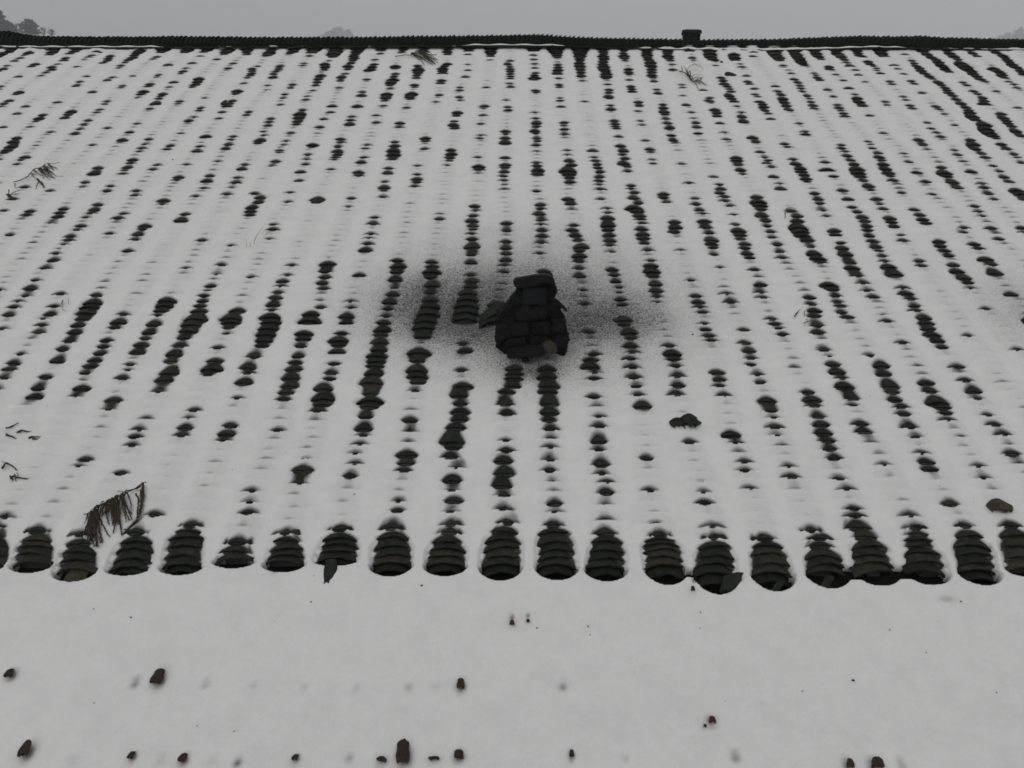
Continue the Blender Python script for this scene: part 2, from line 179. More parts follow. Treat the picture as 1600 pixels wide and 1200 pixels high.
# ---------------------------------------------------------------- what the photograph shows of the tiles
SPOTS = """A 65,302,80;60,318,75;0,366,30;180,325,80;150,345,40;120,365,40;85,382,50;215,400,65;195,415,50;20,430,60;5,455,40;110,478,60;15,550,40;40,412,40;115,575,80;100,590,50;55,628,70;20,650,50;5,668,30;155,665,60;100,712,55;10,795,60;330,300,90;320,320,85;305,340,60;480,300,80;460,318,70;430,335,50;405,360,60;395,375,65;355,402,35;315,422,50;315,436,60;280,458,35;250,476,30;595,320,90;570,345,50;550,357,40;525,375,30;770,300,80;685,350,60;665,378,60;640,393,50;475,418,40;540,478,45;490,512,45;465,537,60;450,545,50;345,640,50;575,575,60;735,427,40;755,410,50;780,392,40;825,355,80;800,372,60;870,310,100;855,325,80;825,475,45;700,485,40;670,500,60;765,537,50;745,550,35;1035,290,90;1020,305,95;1000,325,60;980,355,50;950,370,40;1050,403,70;1180,290,80;1165,310,90;1150,325,60;1300,290,80;1290,308,80;1270,325,50;1245,352,30;1195,393,60;1160,430,30;1140,445,60;1120,460,40;970,468,50;945,482,40;910,525,65;895,540,50;865,568,85;858,588,60;840,612,35;1065,512,70;1045,545,45;1010,585,70;990,600,50;980,618,50;950,645,85;935,680,55;670,635,45;645,652,45;605,685,55;575,705,40;1240,488,85;1215,528,70;1200,545,45;1115,633,60;1105,650,40;1425,300,100;1410,320,85;1400,335,60;1540,300,90;1540,338,60;1355,372,40;1455,397,50;1420,427,55;1575,430,60;1570,455,70;1560,470,60;1545,487,45;1520,520,50;1485,530,30;1475,565,85;1465,590,40;1450,630,60;1410,660,80;1385,702,50;1365,742,50;1275,615,30;1250,675,50;1245,692,50;1210,733,40;1180,757,55;1550,700,50;1540,722,40;440,695,85;400,735,70;250,718,60;230,740,75;215,760,50;180,795,40;530,753,60;505,780,50;480,808,45;460,837,60;310,827,40;795,827,60;755,875,80;925,870,60;845,775,40;640,803,45;555,907,50;1125,836,35;1280,852,85;1245,917,45;1225,948,60;1060,911,60;1040,935,50;1425,905,60;1410,930,60;1440,875,40;1455,855,50;85,862,70;80,886,85;60,915,90;40,935,90;20,955,60;155,983,75;130,1002,40;100,1027,50;900,905,35;880,928,45;850,948,40;820,998,80;810,1018,60;790,1045,80;780,1063,55;765,1087,50;600,1048,80;575,1085,90;570,1100,60;530,1140,60;510,1170,40;975,1032,50;955,1062,40;1160,1030,40;1360,1010,35;1530,1030,50;1500,1055,80;1115,1108,80;1105,1125,55;1310,1098,70;1290,1130,90;1270,1178,35;1470,1113,45;1465,1145,45;150,1170,60;290,1192,60;685,1165,45;660,1195,60;850,1195,50;1585,880,50
B 0,300,60;95,305,80;80,325,90;65,345,60;235,300,85;225,318,80;205,335,50;375,285,100;360,305,95;345,325,75;330,350,45;505,290,90;495,310,110;480,330,100;475,352,65;640,290,100;630,312,90;615,335,75;610,358,80;605,375,55;780,290,70;780,310,70;775,335,50;920,300,70;910,325,55;1045,290,60;1045,315,90;1200,300,70;1195,320,75;1195,340,50;1330,290,90;1330,315,75;1325,340,50;1465,290,90;1465,315,90;1465,350,60;1465,375,40;10,415,40;0,435,50;148,410,60;140,435,55;110,460,60;100,485,60;300,398,35;290,412,30;430,398,80;430,415,75;425,437,50;455,380,35;400,470,80;385,495,65;370,533,60;350,567,40;225,530,50;215,550,50;178,590,50;150,655,45;160,615,35;70,537,35;65,565,20;575,410,85;570,435,50;555,460,55;530,483,65;525,508,40;520,548,55;740,373,50;735,402,60;712,432,90;700,445,50;870,412,80;865,430,45;870,460,60;855,492,95;840,515,80;835,530,60;835,555,50;815,585,90;810,610,75;800,630,50;797,663,50;690,497,55;660,597,70;665,575,50;1010,410,60;1015,430,95;1010,452,70;1000,485,65;990,530,65;990,545,45;970,583,95;960,608,70;960,622,40;940,673,55;1195,397,70;1165,425,80;1165,455,75;1160,500,75;1155,518,65;1145,595,50;1125,640,35;1325,405,35;1320,440,45;1305,480,60;1275,548,45;1275,567,45;1270,608,50;1275,630,35;1575,400,60;1590,380,50;1590,430,60;1590,460,60;1590,490,60;1585,520,55;1590,545,50;1435,548,40;315,603,35;310,625,45;475,662,75;460,703,50;632,662,85;595,730,50;585,778,70;585,752,50;750,722,50;748,767,60;900,768,70;890,797,45;270,708,100;262,733,90;255,757,75;245,780,50;215,832,55;290,688,50;90,742,60;70,785,60;80,765,45;420,745,50;400,795,60;1260,702,80;1250,725,55;1240,757,55;1235,783,75;1240,802,65;1425,663,70;1420,680,35;1415,722,45;1405,775,50;1575,670,50;1575,690,60;1565,628,35;1560,820,75;1560,838,50;1560,862,75;1560,892,85;1400,865,50;1405,848,30;1055,862,80;1055,882,60;1050,895,35;1050,930,60;45,825,40;45,847,40;20,875,90;10,895,60;190,883,40;170,905,45;145,940,60;140,955,35;355,903,95;350,918,50;525,870,60;525,890,50;512,917,55;508,945,90;505,965,75;495,985,50;490,1000,30;320,968,50;315,998,35;870,887,60;862,912,75;858,940,100;858,965,100;852,998,45;685,930,40;690,907,35;670,985,45;655,1015,75;645,1028,40;120,1010,65;95,1040,35;305,1028,50;275,1073,80;265,1130,60;465,1060,40;640,1078,85;640,1100,45;828,1053,60;822,1083,75;1010,1037,40;1010,1092,45;1003,1122,75;1005,1142,50;990,1165,50;1220,937,75;1220,962,85;1212,985,70;1210,1005,50;1195,1035,35;1390,1040,95;1390,1060,65;1390,1085,35;1385,985,40;1560,985,80;1555,1030,85;1555,1048,60;1550,1075,70;1548,1100,65;1550,1127,55;1550,1155,40;1550,1185,35;800,1170,90;800,1138,45;800,1192,50
C 140,290,90;135,310,80;135,345,50;135,370,55;140,400,45;145,425,50;145,455,55;142,480,95;140,500,45;148,565,65;148,580,40;270,295,110;275,315,100;280,340,80;285,360,50;285,403,60;285,435,80;285,458,75;290,490,45;295,530,55;295,545,45;300,613,40;300,630,50;305,667,65;425,290,115;425,315,110;425,340,95;425,365,75;425,390,80;428,410,85;430,430,75;432,450,70;435,475,65;440,505,45;455,637,35;565,300,80;570,320,75;570,345,85;575,365,75;570,385,70;575,410,95;580,430,85;590,455,90;590,475,85;590,490,55;600,530,40;605,560,65;605,580,55;605,605,70;610,617,45;612,685,65;615,660,45;690,295,80;700,315,60;700,345,80;705,360,70;710,380,45;728,430,70;728,450,70;735,465,45;735,500,50;745,540,65;755,572,65;790,638,65;795,662,60;790,695,50;845,310,80;845,335,90;850,355,70;865,385,90;870,405,90;875,430,75;875,470,75;880,485,50;890,510,50;905,562,45;915,585,55;975,315,80;975,345,85;990,378,55;1000,403,45;1005,435,60;1110,315,70;1125,360,60;1135,380,30;1235,310,90;1240,330,100;1245,350,90;1260,368,80;1275,380,45;1275,410,40;1390,335,90;1395,355,90;1400,372,70;1510,325,50;1510,350,60;1430,400,35;1440,420,40;1465,475,50;1475,510,60;1485,525,60;1515,555,55;1520,590,50;1535,605,45;1310,485,60;1330,525,65;1370,570,65;1360,595,80;1390,633,75;1405,665,40;1060,530,45;1065,548,45;1195,562,60;1235,612,55;1235,630,65;1245,645,35;1070,600,35;1090,655,60;1265,685,80;1280,705,65;1285,725,65;1300,770,60;1430,705,40;1440,733,60;1450,762,70;1550,633,75;1575,665,80;1585,690,60;1590,715,60;1590,740,40;945,655,50;950,675,65;955,700,75;960,715,60;965,745,45;975,772,50;985,797,80;990,812,50;990,845,65;1010,878,65;1020,895,35;805,757,45;815,783,35;835,880,50;865,932,75;865,950,50;880,1000,35;885,1022,55;640,755,65;645,775,65;650,790,60;655,802,60;670,855,60;680,910,80;700,943,75;690,965,60;705,993,65;700,1022,90;720,1040,60;725,1075,35;745,1160,65;745,1180,45;1120,705,40;1135,740,35;1150,767,60;1160,797,60;1165,833,65;1345,873,50;1330,830,35;1505,858,85;1525,888,65;1555,950,65;1590,1015,70;1580,985,40;1400,985,85;1405,1000,90;1415,1032,55;1435,1067,65;1440,1090,40;145,705,35;145,742,40;150,772,65;150,793,55;145,822,65;150,835,45;155,865,60;160,880,55;150,910,50;155,947,30;150,1018,50;155,1038,60;160,1065,95;162,1088,85;325,765,65;325,785,50;325,810,60;325,843,40;345,943,35;345,970,30;360,1005,80;370,1030,80;350,1060,130;355,1085,100;360,1110,80;360,1140,65;508,940,80;515,985,40;520,1005,60;530,1027,70;540,1048,60;548,1075,65;545,1107,70;545,1132,60;545,1155,35;550,1185,40;1060,1025,50;1105,1145,50;1265,1108,50;1305,1180,85;1300,1155,50;155,1195,60;750,1195,60
D 40,315,110;50,335,100;70,355,90;75,375,60;85,410,50;165,310,90;180,330,100;190,350,100;205,375,90;225,400,70;235,412,40;290,310,80;305,330,85;320,350,75;335,370,50;430,310,80;440,330,90;460,350,80;480,372,60;495,392,40;515,412,60;540,295,80;560,315,70;580,345,80;600,355,50;625,380,75;640,398,65;660,412,45;680,427,45;705,460,50;685,440,40;690,290,90;705,310,90;715,330,85;730,350,70;820,290,90;850,305,50;860,340,50;790,405,70;815,430,50;900,378,55;930,410,65;960,437,80;985,455,75;1010,475,70;1030,490,55;850,463,40;895,505,60;920,525,45;1070,515,70;1090,530,60;1110,547,70;1135,575,80;1160,595,70;1180,620,70;1210,645,75;1240,670,75;1265,700,90;1285,725,100;1300,745,80;1360,775,110;1370,800,120;1390,825,110;1410,845,90;1430,865,60;1460,900,75;1500,935,45;1540,965,60;1560,985,45;1590,1018,60;950,295,80;970,315,80;1000,335,80;1030,355,80;1070,385,80;1090,405,85;1110,430,75;1135,450,50;1120,310,70;1140,330,80;1165,350,80;1190,370,60;1215,390,110;1240,410,110;1260,430,95;1285,455,85;1310,475,75;1335,495,65;1360,510,50;1260,310,60;1285,330,70;1310,350,60;1410,425,90;1440,440,80;1465,465,80;1485,485,60;1400,305,60;1430,325,70;1470,345,75;1500,370,75;1530,395,90;1555,415,80;1580,440,70;1595,465,60;1220,515,50;1250,535,45;1285,570,60;1315,587,50;1345,612,65;1355,642,105;1430,572,45;1510,512,35;1540,530,35;1560,552,40;1565,675,45;1460,710,80;1480,735,85;1505,770,75;1530,790,65;1555,820,80;1585,850,60;965,580,60;1050,665,65;1075,683,55;1105,715,35;1170,783,45;760,510,50;780,530,35;850,605,45;865,627,45;890,657,65;905,677,60;735,635,60;745,658,40;505,548,75;545,592,40;560,610,85;575,635,80;595,660,70;375,560,60;410,605,50;385,415,65;385,430,65;430,468,40;550,438,50;565,468,60;475,503,50;610,512,45;145,460,45;165,495,60;190,518,50;200,537,50;210,553,50;215,573,45;245,600,50;260,617,45;270,637,55;285,660,60;295,682,40;290,457,45;300,470,40;310,485,60;325,500,55;50,540,55;60,570,55;85,592,65;95,617,75;115,660,70;135,688,55;435,657,45;450,675,55;455,690,55;475,707,65;485,730,45;640,722,60;0,710,60;15,745,50;195,773,45;235,840,65;235,825,40;105,898,65;120,920,45;725,833,55;1000,768,50;1025,803,55;1060,830,45;1085,857,55;945,873,80;970,905,65;1000,937,30;1165,940,50;1190,970,50;1265,875,75;1285,900,100;1305,932,70;1340,960,60;1365,985,65;850,962,35;885,1013,55;630,887,40;640,903,40;655,927,55;690,955,65;700,980,85;710,1000,65;725,1028,80;740,1055,85;755,1080,95;765,1100,60;790,1130,60;460,908,55;460,930,45;485,950,35;500,975,60;520,1000,70;540,1025,75;560,1055,110;570,1075,115;580,1100,90;600,1130,60;630,1165,85;645,1190,45;160,998,50;180,1025,80;205,1050,90;210,1070,85;240,1115,90;245,1135,60;360,1015,65;370,1055,130;410,1102,70;470,1190,80;0,1000,60;10,1025,60;20,1045,50;35,1105,75;85,1182,75;70,1150,35;935,1078,75;990,1135,70;1085,1045,75;1110,1075,120;1125,1100,80;1160,1138,90;1190,1175,70;1220,1010,45;1275,1070,90;1355,1175,60;1340,1150,40;1410,1037,55;1450,1070,55;1480,1105,75;1515,1135,75;1560,1185,120
E 75,45,60;20,120,40;180,122,65;160,145,60;395,105,75;355,155,80;305,195,35;610,80,75;585,110,90;565,130,60;530,160,45;505,212,75;475,240,40;435,278,75;425,300,65;395,328,40;350,385,50;325,428,75;305,448,75;265,480,45;215,552,50;185,605,85;155,652,45;112,683,50;85,722,50;50,768,85;60,268,65;10,857,45;375,638,65;340,718,50;305,768,80;260,835,50;235,877,70;270,795,35;125,1015,45;85,1070,95;50,1105,95;25,1163,60;840,20,60;1018,52,100;1015,78,40;765,138,45;735,165,60;680,260,60;905,212,100;890,232,60;860,268,75;845,298,50;795,370,65;1150,138,70;1120,178,95;1225,28,50;1260,303,65;1420,15,45;1160,478,30;1440,338,35;1385,458,55;1350,515,35;590,645,80;560,685,140;540,715,140;525,750,135;510,790,110;480,830,105;465,880,90;430,935,70;390,985,75;355,1055,105;345,1080,75;285,1157,90;735,810,120;715,848,75;770,765,60;650,928,80;645,967,75;620,1010,80;590,1048,110;560,1085,105;520,1130,75;1030,675,140;1010,708,130;995,742,95;985,770,50;945,828,95;925,877,100;910,912,80;875,955,110;850,1000,115;845,1028,50;815,1080,60;800,1110,50;765,1162,85;1310,588,80;1275,650,60;1265,680,80;1250,708,95;1240,742,115;1215,785,165;1190,825,140;1175,865,130;1145,910,95;1115,960,90;1085,1015,115;1065,1055,100;1060,1083,50;1050,1132,125;1020,1170,135;1010,1192,100;1480,740,115;1435,780,160;1440,810,135;1425,845,80;1410,885,55;1360,975,60;1340,1055,115;1320,1100,155;1300,1140,80;1575,10,60;1570,60,60;1570,95,90;1565,120,90;1560,145,70;1565,532,50;1590,890,60;1590,935,60;1590,1030,70;1550,1100,100;1545,1130,60;1520,1190,120;1570,1190,100
F 25,35,80;10,65,70;0,125,50;210,3,50;195,63,45;380,40,115;375,65,65;597,40,65;575,95,35;790,32,50;745,162,45;733,200,60;718,263,50;705,290,30;692,326,55;678,366,85;1145,170,65;1365,88,80;1370,118,45;1355,150,60;1350,180,100;1355,210,85;1355,232,65;1350,262,40;1350,297,70;1347,340,115;1345,390,75;1345,440,90;1345,520,55;1345,560,95;105,205,40;105,235,65;80,295,25;443,447,120;430,500,60;428,537,65;415,570,80;415,605,65;225,460,45;195,520,50;155,555,90;150,588,40;130,627,75;110,658,100;85,705,100;100,738,50;640,520,90;885,430,75;885,465,110;880,500,85;870,550,100;865,597,60;855,640,95;835,688,105;825,730,75;815,775,65;800,815,100;785,860,125;780,890,105;775,940,115;765,985,115;755,1020,145;750,1055,130;745,1085,120;735,1135,125;720,1185,160;1100,437,90;1100,495,135;1090,535,70;1100,585,105;1090,630,75;1090,675,110;1090,715,135;1075,755,165;1060,800,160;1040,845,150;1040,900,120;1040,925,60;1020,995,170;1010,1055,95;1005,1110,150;1010,1150,145;1010,1185,110;1340,590,100;1325,625,140;1320,665,155;1315,705,175;1310,745,190;1305,790,170;1305,815,110;1290,950,65;1305,993,105;1280,1117,60;1290,1192,130;80,775,150;90,810,140;70,850,140;60,885,140;50,925,120;35,960,90;10,1035,50;340,760,125;335,800,165;320,825,120;300,880,130;295,915,110;280,960,85;260,1025,85;245,1065,95;230,1105,115;215,1160,130;215,1190,110;400,720,70;590,686,40;590,725,40;565,780,105;560,815,105;555,840,60;535,885,80;510,925,140;515,955,100;505,995,125;505,1020,60;485,1073,75;470,1130,90;460,1165,80;1565,195,85;1570,243,60;1565,312,75;1560,350,80;1565,385,80;1560,425,95;1555,460,40;1555,500,60;1500,700,130;1490,735,160
G 215,1105,130;30,1100,120;175,80,75;175,105,60;170,138,80;180,177,60;180,205,25;185,242,70;190,278,75;180,318,50;175,385,50;200,495,100;350,42,95;365,75,70;370,112,30;385,208,70;378,238,85;395,272,85;410,300,80;430,340,120;420,365,80;420,400,105;420,435,70;420,480,55;425,530,75;560,45,50;595,130,45;600,160,105;600,205,110;600,235,90;605,270,95;615,305,90;610,335,50;625,375,45;595,105,35;765,5,70;762,40,70;790,68,70;765,95,135;770,110,70;800,148,95;808,170,60;810,195,55;812,235,75;815,262,105;820,290,90;825,320,75;848,365,50;945,15,80;950,35,65;965,65,50;1020,187,85;1025,220,100;1020,250,70;1055,365,35;870,458,105;880,497,115;880,525,90;897,577,95;905,620,90;905,655,60;865,430,45;910,690,25;628,485,90;640,520,60;650,558,80;670,597,50;670,628,50;675,672,80;685,705,70;695,795,125;700,825,90;730,880,110;740,910,85;740,965,90;750,1000,65;745,1045,60;755,1098,55;762,1160,70;440,617,35;455,700,70;480,875,75;510,1015,70;490,1047,110;485,1090,130;515,1125,60;510,1165,75;485,990,60;1145,42,55;1150,55,45;1155,77,60;1170,113,75;1190,133,55;1200,180,105;1210,222,70;1233,258,65;1250,300,100;1252,325,95;1255,345,75;1265,390,65;1118,555,45;1150,652,70;1165,688,95;1175,718,60;1190,752,65;1205,823,35;1210,857,85;1232,900,75;1245,930,50;985,963,65;1005,1010,125;1010,1045,80;1030,1090,55;1035,1153,55;1300,5,75;1330,30,60;1335,57,50;1360,88,50;1390,145,25;1420,240,110;1430,265,100;1430,290,80;1460,325,90;1460,350,70;1475,385,90;1490,410,75;1520,487,60;1400,203,55;1300,473,35;1340,637,40;1365,687,75;1555,580,90;1560,628,45;1570,660,50;1450,862,70;1460,945,75;1482,992,95;1490,1040,55;1497,1078,65;1285,1127,105;1295,1172,90;1530,1143,45;1550,1190,70;1530,30,90;1540,60,120;1555,80,110;1560,108,75;1560,150,85;1590,180,75;1595,215,50;1595,250,40;215,1150,140;60,1130,130;215,1185,140;40,1160,130
H 290,10,70;315,45,80;325,72,60;345,118,30;365,152,45;505,45,85;515,60,50;525,95,65;560,122,75;590,155,95;605,180,90;620,215,75;625,240,70;635,275,75;662,310,75;675,345,85;695,365,65;712,400,65;730,433,50;755,468,110;790,510,125;800,530,100;820,550,50;680,42,90;695,75,55;720,105,70;765,162,95;775,187,80;790,215,80;830,272,45;850,307,55;840,5,60;1030,17,45;1060,45,25;920,110,75;955,145,75;970,172,85;990,195,75;1380,12,65;1420,48,45;1295,90,60;1340,152,45;1320,125,30;1580,10,100;1590,45,80;1585,225,80;1595,250,50;1200,208,45;1225,225,55;1230,257,35;1400,228,70;1450,295,60;1070,310,90;1090,330,55;1105,365,90;1130,400,70;1140,410,50;1160,455,90;1180,495,110;1230,538,100;1250,565,80;1295,328,75;1315,355,60;1360,418,115;1405,455,65;1425,505,115;1425,525,80;1265,605,30;945,433,65;965,462,65;185,152,75;140,118,75;185,183,90;195,215,150;205,240,130;220,270,110;245,300,100;265,340,65;295,385,115;320,415,115;325,440,60;415,240,100;425,265,90;455,318,65;470,353,85;490,390,100;515,440,90;530,475,105;540,495,75;563,527,50;590,573,35;0,220,50;15,250,60;25,285,50;60,330,60;72,372,70;88,413,50;385,577,140;405,605,95;420,650,70;430,685,70;455,710,85;465,750,80;500,780,95;260,660,85;275,700,70;295,740,100;290,770,100;305,795,80;310,838,60;315,880,80;335,918,35;620,617,45;660,655,85;838,600,50;870,635,100;890,665,75;915,710,85;930,740,55;980,785,105;990,820,110;1000,850,110;1030,890,120;1065,930,100;1090,970,80;745,808,65;840,943,65;25,795,60;45,825,75;65,853,50;88,893,60;350,988,70;385,1025,35;410,1078,95;435,1128,110;465,1162,60;710,1085,115;725,1135,110;745,1158,70;640,1023,50;1190,1093,80;1240,1180,60;1525,640,100;1530,660,60;1365,730,55;1255,900,40;1555,987,40;175,1100,25;485,1195,100;765,1195,90;990,1193,110
I 235,28,90;210,78,125;195,110,50;505,28,120;475,78,35;1020,5,100;990,52,35;1525,3,90;703,102,115;680,158,50;1210,165,65;1180,212,35;905,217,35;870,285,50;840,330,75;825,383,60;1155,272,110;1130,320,70;1440,260,95;1412,312,115;1395,355,30;527,472,90;490,513,40;752,557,80;960,815,80;965,885,60;1545,803,80;1575,673,40;1560,740,40;1480,90,40;30,835,45
J 205,10,120;185,50,115;170,95,90;420,28,125;415,90,155;410,125,120;380,170,55;375,190,40;720,15,120;710,60,100;710,98,185;705,135,130;690,165,60;685,200,100;680,220,50;670,278,125;672,320,65;650,377,30;620,435,35;615,495,50;585,577,85;995,42,60;965,228,100;940,438,145;935,490,120;925,540,75;885,733,45;880,787,90;1295,10,140;1270,70,120;1275,120,100;1275,170,140;1270,200,60;1250,270,130;1250,303,75;1225,355,165;1230,395,105;1220,455,90;1250,520,40;1225,602,120;1220,660,65;1235,725,130;1215,795,60;1215,875,70;290,535,140;130,293,50;270,622,35;1570,45,120;1560,127,85;1565,185,90;1565,355,40;1565,417,75;1545,480,125;1555,555,140;1550,590,90;1540,632,130;1550,690,90;1540,785,40
K 235,5,150;225,40,140;235,120,130;235,175,130;235,220,110;235,255,60;235,285,65;240,395,50;240,473,60;235,542,65;265,747,100;265,800,35;515,80,75;545,208,30;545,265,70;540,355,115;542,413,55;560,505,95;560,563,40;595,612,40;590,680,95;775,12,75;785,70,45;815,138,125;815,168,90;845,465,80;865,667,50;1040,10,90;1035,65,65;1110,365,65;1370,318,130;1395,368,35;1300,12,65;1330,75,25;1450,485,60;1455,540,60;1205,743,75;1195,678,35;1490,655,30;1250,890,50;1590,105,130
L 10,100,60;20,163,85;35,212,30;40,268,75;60,322,30;250,53,85;280,100,125;290,135,80;310,200,95;330,250,120;350,305,120;375,352,100;385,402,100;412,462,90;485,12,140;490,40,60;530,88,95;535,133,50;585,250,90;605,295,110;620,330,55;770,12,130;780,45,110;795,100,90;828,142,75;850,187,85;895,275,45;920,328,70;995,485,115;1015,530,115;1035,565,55;960,432,45;1020,48,80;1065,110,165;1090,145,110;1115,180,85;1125,225,40;1285,42,120;1310,90,60;1380,195,40;1420,252,80;1480,318,30;1525,435,100;150,580,75;130,515,40;725,505,35;450,593,50;490,657,50;540,780,60;270,912,60;890,822,40;1140,747,105;1315,515,40;1345,590,30"""
OFFS = dict(A=(0, 0), B=(400, 0), C=(800, 0), D=(1200, 0), E=(0, 300), F=(400, 300), G=(800, 300), H=(1200, 300), I=(0, 600), J=(400, 600), K=(800, 600), L=(1200, 600))
spots = []
for line in SPOTS.strip().splitlines():
    k, rest = line.split(' ', 1); ox, oy = OFFS[k]
    for s in rest.split(';'):
        x, y, ww = map(float, s.split(',')); spots.append((ox+x/4, oy+y/4, ww/4))
# columns: x at the eave (y 870) and x at the ridge (y 75)
EX = {c: x for c, x in enumerate([-28, 50, 119, 203, 287, 366, 445, 524, 611, 697, 783, 870, 947, 1038, 1118, 1204, 1290, 1365, 1445, 1524, 1600])}
RX = {c: x for c, x in enumerate([459, 494, 526, 560, 595, 630, 661, 700, 732, 766, 797, 835, 868, 906, 942, 972, 1011, 1044, 1077, 1110, 1147, 1177, 1212, 1242, 1273, 1308, 1336, 1373, 1406, 1438, 1480, 1515, 1550, 1585, 1620])}
for k, x in enumerate([424, 385, 356, 325, 295, 259, 218, 192, 149, 120, 82, 45, 13, -20]): RX[-1-k] = x
CIDS = list(range(-19, 42))
cu0, cu1 = {}, {}
V_RIDGE = uv(800, 72)[1]
for c in CIDS:
    e = EX.get(c, (-28+83*c) if c < 0 else 1600+83*(c-20)); r = RX.get(c, (-20+34.5*(c+14)) if c < -14 else 1620+34.5*(c-34))
    a, b = uv(e, 870), uv(r, 75)
    cu0[c] = a[0]+(b[0]-a[0])*(0-a[1])/(b[1]-a[1]); cu1[c] = a[0]+(b[0]-a[0])*(V_RIDGE-a[1])/(b[1]-a[1])
def cuv(c, v): return cu0[c]+(cu1[c]-cu0[c])*v/V_RIDGE
# eave stacks: per column lips (x, y, visible width px) from the last tile up, and y of the bottom of the dark hollow
EAVE = {
 0: ([(-20,880,62),(-19,866,64),(-18,850,60),(-16,836,50),(-12,822,36)], 892),
 1: ([(48,878,62),(50,864,66),(52,852,62),(54,843,58),(57,830,54)], 897),
 2: ([(116,889,68),(118,874,66),(120,861,58),(121,849,48),(124,836,28)], 911),
 3: ([(198,885,66),(203,872,68),(207,857,64),(210,845,62),(212,832,52)], 902),
 4: ([(282,882,56),(284,867,62),(286,852,58),(289,839,56),(293,829,50),(296,821,42)], 901),
 5: ([(365,872,46),(367,861,48),(370,847,56)], 889),
 6: ([(443,876,56),(445,866,60),(446,856,54),(447,844,48),(445,833,30)], 896),
 7: ([(524,872,70),(526,860,68),(530,849,64),(531,839,66),(530,827,44)], 886),
 8: ([(611,878,62),(611,866,64),(612,852,64),(613,839,60),(611,826,34)], 903),
 9: ([(696,879,62),(697,868,64),(698,856,63),(698,845,58),(701,832,52)], 903),
 10: ([(782,880,66),(783,868,66),(784,855,64),(786,842,60),(788,829,52),(794,817,36)], 910),
 11: ([(870,881,64),(870,870,64),(869,858,62),(868,845,60),(866,831,60),(864,820,48)], 909),
 12: ([(947,884,62),(948,872,62),(949,858,60),(949,845,60),(946,833,58)], 911),
 13: ([(1040,882,66),(1038,868,66),(1036,857,64),(1034,849,62),(1033,842,60),(1032,836,44)], 916),
 14: ([(1119,895,66),(1118,881,66),(1118,868,66),(1117,853,62),(1115,840,30)], 929),
 15: ([(1208,893,62),(1206,880,62),(1203,864,60),(1200,852,58),(1196,841,54)], 925),
 16: ([(1293,892,62),(1291,881,62),(1289,868,62),(1281,852,42),(1281,841,44)], 921),
 17: ([(1371,892,60),(1368,878,62),(1364,866,64),(1361,852,62),(1354,838,38),(1342,824,40),(1336,806,38)], 917),
 18: ([(1451,892,66),(1449,877,64),(1444,863,62),(1438,851,44),(1436,843,43),(1435,834,40),(1430,825,43)], 916),
 19: ([(1530,890,60),(1528,878,60),(1525,864,62),(1522,852,64),(1515,837,48),(1509,822,38)], 917),
 20: ([(1606,886,66),(1602,870,64),(1594,852,60),(1586,836,56),(1580,822,48)], 904),
}
for c in CIDS:
    if c not in EAVE: EAVE[c] = (None, None)
